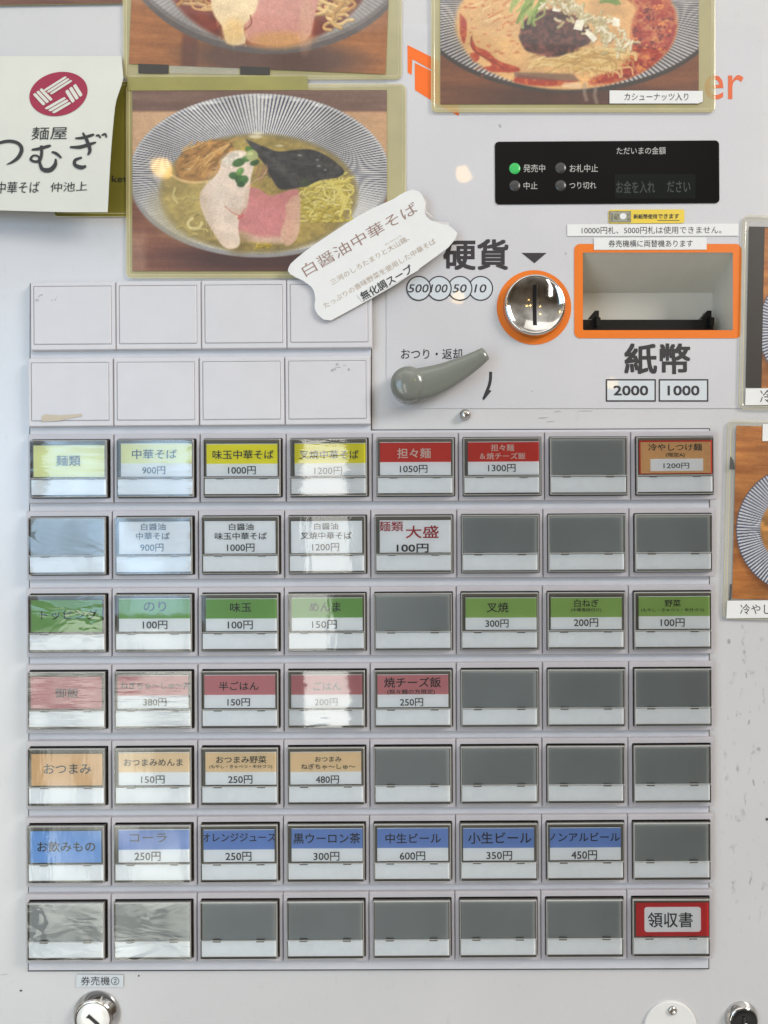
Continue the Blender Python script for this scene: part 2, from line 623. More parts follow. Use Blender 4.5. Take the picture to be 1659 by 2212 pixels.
def glyphs(s, bold):
    key = (s, bold)
    if key not in _glyph:
        cu = bpy.data.curves.new('lettering', 'FONT')
        cu.body = s
        cu.resolution_u = 3
        cu.offset = bold
        o = bpy.data.objects.new('lettering', cu)
        me = bpy.data.meshes.new_from_object(o)
        vs = [(v.co.x, v.co.y) for v in me.vertices]
        fs = [tuple(p.vertices) for p in me.polygons]
        bpy.data.objects.remove(o)
        bpy.data.curves.remove(cu)
        bpy.data.meshes.remove(me)
        x0, x1 = min(v[0] for v in vs), max(v[0] for v in vs)
        y0, y1 = min(v[1] for v in vs), max(v[1] for v in vs)
        _glyph[key] = ([((x - x0) / (x1 - x0), (y - y0) / (y1 - y0)) for x, y in vs], fs)
    return _glyph[key]


def text(mb, s, cx, cy, w, h, hh, mat, rot=0.0, shear=0.0, bold=0.0, clip=None, at=None):
    if bold > 0:
        # heavier strokes: the same glyphs printed again a hair to each side
        e = bold * h * 1.1
        w, h = w - 2 * e, h - 2 * e
        k = 0
        for ox, oy in ((-1, -1), (1, -1), (-1, 1), (1, 1), (0, 0)):
            dx, dy = ox * e, oy * e
            if at:
                text(mb, s, cx + dx, cy + dy, w, h, hh, mat, rot, shear, 0, clip, lambda x, y, k=k: (lambda p: (p[0], p[1] - .000006 * k, p[2]))(at(x, y)))
            else:
                text(mb, s, cx + dx, cy + dy, w, h, hh + .000006 * k, mat, rot, shear, 0, clip, None)
            k += 1
        return
    g, fs = glyphs(s, bold)
    c, sn = math.cos(math.radians(rot)), math.sin(math.radians(rot))
    out = []
    for x, y in g:
        dy = -(y - 0.5) * h
        dx = (x - 0.5) * w - shear * dy
        px, py = cx + dx * c + dy * sn, cy - dx * sn + dy * c
        if clip:
            px = min(max(px, clip[0]), clip[1])
        out.append((px, py))
    if at:
        mb.add([at(x, y) for x, y in out], fs, mat)
    else:
        mb.add([U(x, y, hh) for x, y in out], fs, mat)


def bar(mb, x0, y0, x1, y1, h, mat):
    flat(mb, [(x0, y0), (x1, y0), (x1, y1), (x0, y1)], h, mat)


def stroke_flat(mb, pts, w, h, mat):
    """a drawn line of varying width: pts in picture units, w a number or a list"""
    n = len(pts)
    L_, R_ = [], []
    for i in range(n):
        a, b = pts[max(i - 1, 0)], pts[min(i + 1, n - 1)]
        dx, dy = b[0] - a[0], b[1] - a[1]
        l = math.hypot(dx, dy) or 1
        ww = (w[i] if isinstance(w, (list, tuple)) else w) / 2
        L_.append((pts[i][0] + dy / l * ww, pts[i][1] - dx / l * ww))
        R_.append((pts[i][0] - dy / l * ww, pts[i][1] + dx / l * ww))
    vs = [U(x, y, h) for x, y in L_] + [U(x, y, h) for x, y in R_]
    fs = [(i, n + i, n + i + 1, i + 1) for i in range(n - 1)]
    mb.add(vs, fs, mat)


def spline(pts, k=8):
    out = []
    n = len(pts)
    for i in range(n - 1):
        p0, p1, p2, p3 = pts[max(i - 1, 0)], pts[i], pts[i + 1], pts[min(i + 2, n - 1)]
        for j in range(k):
            t = j / k
            out.append(tuple(0.5 * (2 * b + (c - a) * t + (2 * a - 5 * b + 4 * c - d) * t * t + (3 * b - a - 3 * c + d) * t ** 3)
                             for a, b, c, d in zip(p0, p1, p2, p3)))
    out.append(tuple(pts[-1]))
    return out


def empty(name, loc=(0, 0, 0), parent=None):
    o = bpy.data.objects.new(name, None)
    o.empty_display_size = 0.02
    o.location = loc
    COL.objects.link(o)
    if parent is not None:
        o.parent = parent
    return o


def tag(o, label, cat=None, group=None):
    o['label'] = label
    if cat:
        o['category'] = cat
    if group:
        o['group'] = group
    return o


def off(L):
    return lambda p: (p[0] - L[0], p[1] - L[1], p[2] - L[2])


# ================================================================= the machine
machine = empty('ticket_machine', (0, 0, 0))
tag(machine, 'off white meal ticket vending machine with rows of square buttons and a coin slot', 'ticket machine')

BX0, BY0, BX1, BY1 = -330, -900, 1985, 5480
HOLE = (1256.3, 542.5, 1586.0, 715.6)

mb = MB()
o_ = lift(rr(BX0, BY0, BX1, BY1, 14), 0)
mb.loft([[(p[0] * 1.0, 0.36, p[2]) for p in o_], [(p[0], 0.004, p[2]) for p in o_]], 'panel')
b_ = [(p[0], 0.36, p[2]) for p in o_]
mb.add(b_, [tuple(range(len(b_)))[::-1]], 'panel')
mb.build('cabinet', machine)

mb = MB()
mb.loft([[(p[0], 0.004, p[2]) for p in o_], lift(rr(BX0 + 5, BY0 + 5, BX1 - 5, BY1 - 5, 12), 0),
         lift(rr(*HOLE, 3), 0)], 'panel')
fp = mb.build('front_panel', machine)
# small scuffs and dots that sit on the paint
for (x, y, a, b, r) in [(1657, 1770, 3.2, 3.2, 0), (788, 1088, 2.2, 2.0, 0), (1172, 903, 12, 1.4, 4), (1205, 889, 8, 1.2, 10),
                        (1265, 888, 16, 1.0, 2), (1190, 911, 9, 1.1, 5), (1618, 1560, 2, 6, -15), (1628, 1690, 2, 8, 10),
                        (1621, 1902, 2, 9, -12), (1612, 1458, 1.6, 7, 8),
                        (1575, 1385, 4, 6, 0), (8, 2105, 10, 0.8, 6), (45, 2140, 3, 2, 0), (300, 2108, 2, 2, 0)]:
    p = circ(x, y, a, b, 12, r)
    p = [(px + random.uniform(-.25, .25) * a, py + random.uniform(-.25, .25) * b) for px, py in p]
    mb = MB()
    flat(mb, p, 0.00012, 'dirt' if (a < 3.5 and b < 3.5) else 'scuff')
    mb.build('scuff_mark', fp)

# overlay sheet of the control area
mb = MB()
ov = rr(835, 52, 1645, 882, 16)
mb.loft([lift(ov, 0.0), lift(ov, 0.0005), lift(rr(HOLE[0] - 1, HOLE[1] - 1, HOLE[2] + 1, HOLE[3] + 1, 3), 0.0005)], ['seam', 'overlay'])
ctl = mb.build('control_sheet', machine)
tag(ctl, 'glossy white control sheet round the coin and banknote openings')
HC = 0.00065
mb = MB()
text(mb, '硬貨', 1028, 549.8, 141, 67, HC, 'grey_ink', bold=0.022)
mb.build('coin_heading', ctl)
mb = MB()
flat(mb, [(1126.4, 546.2), (1181, 546.2), (1154.5, 568.7)], HC, 'grey_ink')
mb.build('down_arrow', ctl)
for i, (s, x, w) in enumerate([('10', 1038.3, 25), ('50', 993.6, 29), ('100', 948.9, 36), ('500', 904.5, 43)]):
    mb = MB()
    hh = HC + 0.00008 * i
    flat(mb, circ(x, 622.8, 25), hh, 'value')
    ring(mb, circ(x, 622.8, 27), circ(x, 622.8, 24.4), hh + 0.00004, 'grey_ink')
    text(mb, s, x, 623, w, 18, hh + 0.00006, 'grey_ink', shear=0.2, bold=0.012)
    mb.build('coin_value_circle', ctl)
mb = MB()
text(mb, '紙幣', 1420, 775, 143, 67, HC, 'grey_ink', bold=0.022)
mb.build('banknote_heading', ctl)
for s, x0, x1 in (('2000', 1308.6, 1416.9), ('1000', 1422.9, 1530.2)):
    mb = MB()
    bar(mb, x0 + 1, 820, x1 - 1, 866.5, HC, 'value')
    ring(mb, rr(x0, 818.9, x1, 867.6, 1), rr(x0 + 3.1, 822, x1 - 3.1, 864.5, .4), HC + 0.00006, 'grey_ink')
    text(mb, s, (x0 + x1) / 2, 843.6, 75 if s == '2000' else 69, 21.5, HC + 0.0001, 'grey_ink', bold=0.03)
    mb.build('banknote_value_box', ctl)
mb = MB()
text(mb, 'おつり・返却', 932.3, 764.5, 132, 23, HC, 'grey_ink', bold=0.006)
mb.build('return_caption', ctl)
mb = MB()
stroke_flat(mb, spline([(1060, 803), (1059, 822), (1054, 840), (1043, 863)], 5), [6.5] * 12 + [6, 5, 4, 3], HC, 'ink')
flat(mb, [(1044, 866), (1062, 844), (1056, 842), (1050, 848)], HC + 0.00003, 'ink')
mb.build('lever_arrow', ctl)


def c3(x, y):
    return (846.8 + .4896 * x, .4896 * y)


mb = MB()
flat(mb, [c3(68, 198), c3(212, 270), c3(212, 329), c3(90, 261), c3(87, 330), c3(69, 320)], HC, 'brand')
flat(mb, [c3(100, 277), c3(295, 372), c3(295, 512), c3(205, 462), c3(101, 397)], HC, 'brand')
em = mb.build('brand_emblem', ctl)
tag(em, 'orange folded arrow emblem half under the upper right photo')
mb = MB()
text(mb, 'er', 1564, 188.5, 84, 53, HC, 'brand_text', bold=0.004)
mb.build('brand_lettering', ctl)

# faint clear sheet edges drawn as a seam
for (x, y, a, b, r) in [(1080, 272, 2.5, 5, 20), (1640, 520, 5, 2, 30), (1150, 845, 3, 1, 0), (1222, 548, 2, 3, 0), (1290, 610, 1.6, 1.2, 0)]:
    mb = MB()
    flat(mb, circ(x, y, a, b, 9, r), HC, 'scuff')
    mb.build('scuff_mark', ctl)

# ---- display
disp = empty('display_window', U(1311.5, 371.5, 0), machine)
dl = off(U(1311.5, 371.5, 0))
mb = MB()
TILT = 0.35
dr_ = rr(1069, 304.5, 1554, 440.5, 9, rot=TILT)
mb.loft([lift(dr_, 0.0005), lift(dr_, 0.0009), lift(shrink(dr_, .8), 0.0012)], 'blackgloss', cap='display')
for s, x, y, w, h in [('発売中', 1154, 363.5, 47, 17), ('中止', 1146, 401, 30, 16), ('お札中止', 1261, 363.5, 61, 17), ('つり切れ', 1259, 400.5, 58, 15), ('ただいまの金額', 1385, 325.5, 106, 16)]:
    text(mb, s, x, y, w, h, 0.0013, 'display_text', rot=TILT, bold=0.004)
mb.build('black_glass', disp, dl)
for i, (x, y) in enumerate([(1112, 364), (1112, 401.5), (1211, 363), (1211, 401)]):
    mb = MB()
    mb.loft([lift(circ(x, y, 12), 0.0012), lift(circ(x, y, 11), 0.0016), lift(circ(x, y, 6), 0.0018)], 'led_on' if i == 0 else 'led_off', cap='led_on' if i == 0 else 'led_off', smooth=True)
    o = mb.build('indicator_light', disp, dl)
    if i == 0:
        o['label'] = 'lit green round indicator light'
mb = MB()
bar(mb, 1328, 376, 1502, 429, 0.00128, 'lcd')
text(mb, 'お金を入れ', 1373, 404, 84, 27, 0.00136, 'lcd_text', bold=0.006)
text(mb, 'ださい', 1466, 403, 50, 25, 0.00136, 'lcd_text', bold=0.006)
mb.build('message_screen', disp, dl)

# ---- coin slot
L0 = U(1154, 663.5, 0)
coin = empty('coin_slot', L0, machine)
ol = off(L0)
mb = MB()
mb.loft([lift(circ(1153.5, 664, 80.5, n=64), HC - .0001), lift(circ(1153.5, 664, 80.5, n=64), HC + .0002), lift(circ(1153.5, 664, 60, n=64), HC + .0002)], 'orange')
mb.build('orange_ring', coin, ol)
RD = 58.0


def dish(r):
    return 0.0072 - 0.0032 * (1 - (min(r, RD) / RD) ** 2)


mb = MB()
lathe(mb, 1153, 663.5, [(67.5, .0008), (67.5, .0022), (66, .0035), (65.4, 0.0056), (64.6, .0068), (63.0, .0075), (61.0, .0076), (59.2, .0074), (RD, .0072)] +
      [(RD * (1 - k / 10), dish(RD * (1 - k / 10))) for k in range(1, 10)] + [(0.6, dish(0))], ['chrome'] * 8 + ['dish'] * 12, n=64, cap='dish')
mb.build('chrome_dish', coin, ol)
mb = MB()
c0 = U(1153, 663.5, 0)
kk = D / F
n_ = 20
vs = []
for i in range(n_ + 1):
    y = -43 + 86 * i / n_
    for x in (-4.2, 4.2):
        vs.append((c0[0] + (x + 0.0) * kk, -dish(math.hypot(x, y)) - 0.00025, c0[2] - y * kk))
mb.add(vs, [(2 * i, 2 * i + 2, 2 * i + 3, 2 * i + 1) for i in range(n_)], 'black')
vs2 = [(c0[0] + (4.2 + (p % 2) * 1.0) * kk, -dish(abs(-43 + 86 * (p // 2) / n_)) - 0.0003, c0[2] - (-43 + 86 * (p // 2) / n_) * kk) for p in range(2 * (n_ + 1))]
mb.add(vs2, [(2 * i, 2 * i + 2, 2 * i + 3, 2 * i + 1) for i in range(n_)], 'steel')
mb.build('slot_opening', coin, ol)

# ---- banknote slot
L0 = U(1421, 629, 0)
bill = empty('banknote_slot', L0, machine)
ol = off(L0)
mb = MB()
mb.loft([lift(rr(1240.3, 526.8, 1601.5, 730.6, 13, 8), HC - .0001), lift(rr(1240.3, 526.8, 1601.5, 730.6, 13, 8), HC + .0002),
         lift(rr(1259.2, 545.3, 1583.2, 713.2, 3, 8), HC + .0002)], 'orange')
mb.build('orange_border', bill, ol)
mb = MB()
x0, _, zt = U(HOLE[0], HOLE[1], 0)
x1, _, zb = U(HOLE[2], HOLE[3], 0)
zm = ZC + (FY - 632.5) * (D + .038) / F     # where the sloping roof meets the back
yb = 0.038
P_ = {'a': (x0, -.0008, zt), 'b': (x1, -.0008, zt), 'c': (x1, -.0008, zb), 'd': (x0, -.0008, zb),
      'e': (x0 + .004, yb, zm), 'f': (x1 - .001, yb, zm), 'g': (x1 - .001, yb, zb - .004), 'h': (x0 + .004, yb, zb - .004)}


def fc(*k):
    mb.add([P_[i] for i in k], [tuple(range(len(k)))], 'tray')


fc('a', 'e', 'f', 'b')
fc('b', 'f', 'g', 'c')
fc('d', 'c', 'g', 'h')
fc('a', 'd', 'h', 'e')
fc('e', 'h', 'g', 'f')
mb.build('funnel', bill, ol)
mb = MB()


def box3(mb, x0, x1, y0, y1, z0, z1, mat):
    v = [(x, y, z) for x in (x0, x1) for y in (y0, y1) for z in (z0, z1)]
    mb.add(v, [(0, 1, 3, 2), (4, 6, 7, 5), (0, 4, 5, 1), (2, 3, 7, 6), (0, 2, 6, 4), (1, 5, 7, 3)], mat)


def at_depth(vx, vy, y):
    k = (D + y) / F
    return ((vx - FX) * k, y, ZC + (FY - vy) * k)


gy = 0.022
xa, _, za = at_depth(1258, 690.5, gy)
xb, _, zb2 = at_depth(1541, 714.5, gy)
zlow = zb - .002
box3(mb, xa, xb, gy, yb - .0005, zlow, za, 'black')
for vx in (1289.0, 1532.0):
    xt, _, zt2 = at_depth(vx, 671.5, gy)
    w = .0015
    xs0, xs1 = xt - w, xt + w
    v = [(xs0, gy - .006, za - .006), (xs1, gy - .006, za - .006), (xs1, gy - .006, za), (xs0, gy - .006, za),
         (xs0, gy + .010, za), (xs1, gy + .010, za), (xs1, gy + .010, zt2), (xs0, gy + .010, zt2),
         (xs0 - .006, gy + .006, za), (xs1 - .006 * 0, gy - .001, zt2 - .001)]
    mb.add(v[:8], [(0, 1, 2, 3), (3, 2, 6, 7), (0, 3, 7, 4), (1, 5, 6, 2)], 'black')
    # sloping shoulder left of each tab
    sh = [(xs0, gy - .0005, zt2), (xs0, gy - .0005, za), (xs0 - .0055, gy - .0005, za)]
    sh2 = [(p[0], gy + .006, p[2]) for p in sh]
    mb.add(sh + sh2, [(0, 2, 1), (0, 3, 5, 2)], 'black')
    box3(mb, xs0, xs1, gy - .0008, gy + .010, za - .001, zt2, 'black')
mb.build('banknote_guide', bill, ol)

# ---- change return lever
L0 = U(883, 831, 0)
lev = empty('return_lever', L0, machine)
ol = off(L0)


def c5(x, y):
    return (829.5 + .31253 * x, 449.3 + .31253 * y)


mb = MB()
k = (D - .012) / F
hub = U(*c5(168, 1220), .012)
prof = [(.97, .0008), (1.0, .004), (1.0, .0115), (.985, .0145), (.93, .0170), (.80, .0190), (.6, .0202), (.3, .0208), (.02, .0209)]
R0 = 39 * k
mb.loft([[(hub[0] + R0 * r * math.cos(2 * math.pi * i / 40), -h, hub[2] + R0 * r * math.sin(2 * math.pi * i / 40)) for i in range(40)] for r, h in prof],
        'lever', cap='lever', smooth=True)
mb.build('lever_hub', lev, ol)
mb = MB()
axis = spline([(165, 1228, 112), (290, 1208, 110), (420, 1164, 94), (540, 1106, 77), (630, 1056, 61), (676, 1026, 52)], 6)
rings = []
for i, (cx, cy, r) in enumerate(axis):
    a, b = axis[max(i - 1, 0)], axis[min(i + 1, len(axis) - 1)]
    dx, dy = b[0] - a[0], b[1] - a[1]
    l = math.hypot(dx, dy)
    nx, ny = -dy / l, dx / l
    w = U(*c5(cx, cy), .012)
    hc = .0115 + .0030 * i / len(axis)
    dep = .0070 - .0026 * i / len(axis)
    rg = []
    for j in range(20):
        t = 2 * math.pi * j / 20
        s_, d_ = math.cos(t), math.sin(t)
        s_ = math.copysign(abs(s_) ** .8, s_)
        d_ = math.copysign(abs(d_) ** .8, d_)
        q_ = r * .31253 * k * s_
        rg.append((w[0] + nx * q_, -(hc + dep * d_), w[2] - ny * q_))
    rings.append(rg)
tip = rings[-1]
cx_ = sum(p[0] for p in tip) / 20
cy_ = sum(p[1] for p in tip) / 20
cz_ = sum(p[2] for p in tip) / 20
dv = Vector(tip[0]) - Vector(tip[0])
ddx, ddz = (U(*c5(710, 1000), .012)[0] - U(*c5(683, 1018), .012)[0]), (U(*c5(710, 1000), .012)[2] - U(*c5(683, 1018), .012)[2])
rings.append([(cx_ + (p[0] - cx_) * .93 + ddx * .8, cy_ + (p[1] - cy_) * .85, cz_ + (p[2] - cz_) * .93 + ddz * .8) for p in tip])
rings.append([(cx_ + (p[0] - cx_) * .6 + ddx * 1.0, cy_ + (p[1] - cy_) * .6, cz_ + (p[2] - cz_) * .6 + ddz * 1.0) for p in tip])
mb.loft(rings, 'lever', cap='lever', smooth=True)
mb.build('lever_arm', lev, ol)

# ---- small screw
mb = MB()
lathe(mb, 1004.6, 896.5, [(12.2, 0), (12.2, .0012), (11, .0022), (9.3, .0024), (9.0, .0046), (8.2, .0054), (5, .0058), (.4, .0059)], 'steel', n=24, cap='steel')
mb.build('panel_screw', machine)

# ---- locks along the bottom
L0 = U(210, 2188.7, 0)
lk = empty('key_lock', L0, machine)
ol = off(L0)
lk['label'] = 'large chrome key lock with a pale face under the small sticker'
mb = MB()
lathe(mb, 210, 2189, [(50, 0), (50, 0.00132), (48.5, 0.00240), (46, 0.00372), (42.5, 0.00576), (40.0, 0.00708), (38.4, 0.00744), (37.4, 0.00732)], 'chrome', n=64)
mb.build('lock_collar', lk, ol)
mb = MB()
lathe(mb, 210, 2189, [(37.4, 0.00732), (36.6, 0.00684), (35.4, 0.00684)], 'gap', n=64)
lathe(mb, 210, 2189, [(35.4, 0.00684), (34.8, 0.00738), (20, 0.00744), (.5, .00744)], 'lockface', n=64, cap='lockface')
mb.build('lock_face', lk, ol)
mb = MB()
c_ = U(210, 2189, 0)
p = rot2([(-19, -3.6), (12, -3.6), (12, 0), (15, 0), (15, 3.6), (-13, 3.6), (-19, 7)], 0, 0, -42)
p = ccw(p)
mb.add([(c_[0] + (x + 4) * D / F, -.00775, c_[2] - (y + 2) * D / F) for x, y in p], [tuple(range(len(p)))], 'gap')
mb.build('keyhole', lk, ol)

L0 = U(1600.7, 2196.6, 0)
lk2 = empty('key_lock', L0, machine)
ol = off(L0)
lk2['label'] = 'small chrome key lock with a black glossy face'
mb = MB()
lathe(mb, 1600.7, 2198, [(36, 0), (36, 0.00072), (34.5, 0.00180), (31.5, 0.00396), (30.0, 0.00486), (28.6, 0.00504)], 'chrome', n=56)
mb.build('lock_collar', lk2, ol)
mb = MB()
lathe(mb, 1600.7, 2198, [(28.6, 0.00504), (28.2, 0.00549), (26.6, 0.00576), (15, 0.00540), (.5, .00527)], 'blackgloss', n=56, cap='blackgloss')
mb.build('lock_face', lk2, ol)
mb = MB()
c_ = U(1600.7, 2198, 0)
mb.add([(c_[0] + x * D / F, -.0060, c_[2] - y * D / F) for x, y in [(-2.5, 12), (2.5, 12), (2.5, -12), (-2.5, -12)]], [(0, 1, 2, 3)], 'gap')
mb.add([(c_[0] + x * D / F, -.0061, c_[2] - y * D / F) for x, y in [(0, 9), (5, 9), (6, 1), (1, 0)]], [(0, 1, 2, 3)], 'paper')
mb.build('keyhole', lk2, ol)

L0 = U(1447, 2217, 0)
lc = empty('lock_cover', L0, machine)
ol = off(L0)
mb = MB()
lathe(mb, 1447, 2217, [(57, 0), (57, .0012), (56, .0018), (54.5, .0020), (1, .0021)], ['cover_white'] * 4, n=64, smooth=False, cap='cover_white')
mb.build('cover_disc', lc, ol)
mb = MB()
lathe(mb, 1450, 2178, [(9.5, .002), (9.3, .0031), (7, .0039), (5.4, .0038), (3.0, .0029), (.3, .0028)], 'steel', n=24, cap='steel')
mb.build('rivet', lc, ol)

# ---- button module plate
mb = MB()
dark = [(64.5, 612), (803.5, 603), (803.5, 928), (1533.5, 925), (1532, 2093.6), (60.0, 2098.6)]
flat(mb, dark, 0.0004, 'gap')
plate = [(66.2, 613), (802, 604), (801, 930), (1531.6, 927), (1530.3, 2091.6), (61.8, 2096.2)]
pl = ccw(plate)
mb.loft([lift(pl, .0004), lift(pl, .0030), lift(shrink(pl, .8), .0034)], 'module', cap='module')
mb.build('button_plate', machine)

# ---- buttons
HF = 0.007
KV = (D - HF) / F
ROWS = {   # left x, right x, top y at left, top y at right (picture units), columns
    'p': (75, 930, 703.4, 696.5, 4), 'q': (68.5, 926, 894.4, 888.3, 4),
    'A': (69, 1792.6, 1084.6, 1076.8, 8), 'B': (65.2, 1788.5, 1277, 1269, 8), 'C': (64.6, 1786.6, 1469.7, 1462, 8), 'D': (63.7, 1787.4, 1660.9, 1653.6, 8),
    'E': (63.7, 1786, 1851.7, 1844, 8), 'F': (62.6, 1784.8, 2043.5, 2035.6, 8), 'G': (62.6, 1782.7, 2235.3, 2225.5, 8)}
PX = 1920.0 / 1659.0


def lring(cx, cy, hw, hh, r, h, n=4):
    """rounded rectangle ring in a button's own space (x right, z up, metres)"""
    return [(x * KV, -h, -y * KV) for x, y in rr(cx - hw, cy - hh, cx + hw, cy + hh, r, n)]


mb = MB()
mb.loft([lring(0, 0, 92.4, 74.6, 2.2, .0030), lring(0, 0, 92.4, 74.6, 2.2, .0060), lring(0, 0, 92.0, 74.2, 2, .0066), lring(0, 0, 90.9, 73.1, 1.6, HF),
         lring(.8, .8, 85.6, 64.6, 2.4, HF), lring(.8, .8, 84.7, 63.7, 2.2, .0066), lring(.8, .8, 84.4, 63.4, 2.2, .0042)],
        ['bezel'] * 5 + ['well'], cap='well')
ME_BEZEL = mb.build('bezel', None)
mb = MB()
mb.loft([lring(-.4, .8, 82.0, 60.8, 1.5, .0043), lring(-.4, .8, 81.8, 60.6, 1.5, .0086), lring(-.4, .8, 79.2, 58.4, 1.2, .0088), lring(-.4, .8, 78.6, 57.6, 1.0, .0093)], ['key_side', 'key_side', 'body'], cap='body')
ME_BODY = mb.build('key_body', None)
mb = MB()
mb.loft([lring(-.4, .8, 83.2, 62, 2, .0043), lring(-.4, .8, 83.2, 62, 2, .0102)], 'clear')
mb.loft([lring(-.4, .8, 83.2, 62, 2, .0102), lring(-.4, .8, 82.9, 61.7, 2, .0107), lring(-.4, .8, 81.8, 60.6, 1.6, .0110), lring(-.4, .8, 81.0, 59.8, 1.4, .0110)], 'rim')
mb.loft([lring(-.4, .8, 81.0, 59.8, 1.4, .0110), lring(-.4, .8, 40, 30, .5, .0110)], 'clear', cap='clear')
# ridge across the cover over the split
mb.add([(x * KV, -h, -y * KV) for x, y, h in [(-81.9, 22.8, .0111), (81.3, 22.8, .0111), (81.3, 21.3, .0114), (-81.9, 21.3, .0114)]], [(0, 1, 2, 3)], 'rim')
mb.add([(x * KV, -h, -y * KV) for x, y, h in [(-81.9, 21.3, .0114), (81.3, 21.3, .0114), (81.3, 20.6, .0111), (-81.9, 20.6, .0111)]], [(0, 1, 2, 3)], 'rim')
ME_COVER = mb.build('clear_cover', None)
mb = MB()
KS = (D - .0100) / F


def lbar(mb, x0, y0, x1, y1, h, mat, th=0.0):
    v = [(x0, y1), (x1, y1), (x1, y0), (x0, y0)]
    mb.add([(x * KS, -h, -y * KS) for x, y in v], [(0, 1, 2, 3)], mat)
    if th:
        for a in range(4):
            b = (a + 1) % 4
            mb.add([(v[a][0] * KS, -h + th, -v[a][1] * KS), (v[b][0] * KS, -h + th, -v[b][1] * KS), (v[b][0] * KS, -h, -v[b][1] * KS), (v[a][0] * KS, -h, -v[a][1] * KS)], [(0, 1, 2, 3)], mat)


lbar(mb, -80.8, 24.4, 79.8, 57.3, .0100, 'strip', .0006)
lbar(mb, -60, 31, -26, 49, .01003, 'stripmark')
for a, b in (((39, 30), (57, 50)), ((57, 30), (39, 50))):
    dx, dy = b[0] - a[0], b[1] - a[1]
    l = math.hypot(dx, dy)
    nx, ny = -dy / l * .45, dx / l * .45
    q4 = [(a[0] + nx, a[1] + ny), (a[0] - nx, a[1] - ny), (b[0] - nx, b[1] - ny), (b[0] + nx, b[1] + ny)]
    q4 = ccw(q4)
    mb.add([(x * KS, -.01005 if a[0] < 45 else -.01007, -y * KS) for x, y in q4], [(0, 1, 2, 3)], 'stripmark')
ME_STRIP = mb.build('lower_strip', None)
mb = MB()
lbar(mb, -8.5, 20.0, 8.5, 25.6, .01072, 'clip', .0011)
ME_CLIP = mb.build('clip', None)
mb = MB()
mb.loft([lring(0, 0, 92.5, 74.8, 2.2, .0030), lring(0, 0, 92.3, 74.6, 2.2, .0054), lring(0, 0, 90.6, 72.9, 2.0, HF - .0002), lring(0, 0, 89.2, 71.5, 2.0, HF),
         lring(-.5, -1, 84.6, 63.6, 2.2, HF), lring(-.5, -1, 84.3, 63.3, 2.0, .0064), lring(-.5, -1, 83.7, 62.7, 2.0, .0064),
         lring(-.5, -1, 83.2, 62.2, 1.8, .0069), lring(-.5, -1, 81.8, 60.8, 1.6, .0072)], ['blank'] * 5 + ['seam'] + ['blank'] * 2, cap='blank')
ME_BLANK = mb.build('blank_tile', None)
PROTO = {'bezel': ME_BEZEL, 'key_body': ME_BODY, 'clear_cover': ME_COVER, 'lower_strip': ME_STRIP, 'clip': ME_CLIP}
used = set()


def place(key, name, parent):
    o = PROTO[key]
    if key in used:
        o = o.copy()
        COL.objects.link(o)
    used.add(key)
    o.parent = parent
    o.location = (0, 0, 0)
    return o


K = 'ink'
#  text, centre x, centre y, width, height, ink, bold  (picture units)
def y_(s, x, y, w=None, h=20.5, b=0.0, ink=K):
    w = w or {4: 53, 5: 61}.get(len(s), 60)
    return (s, x, y, w, h, ink, b)


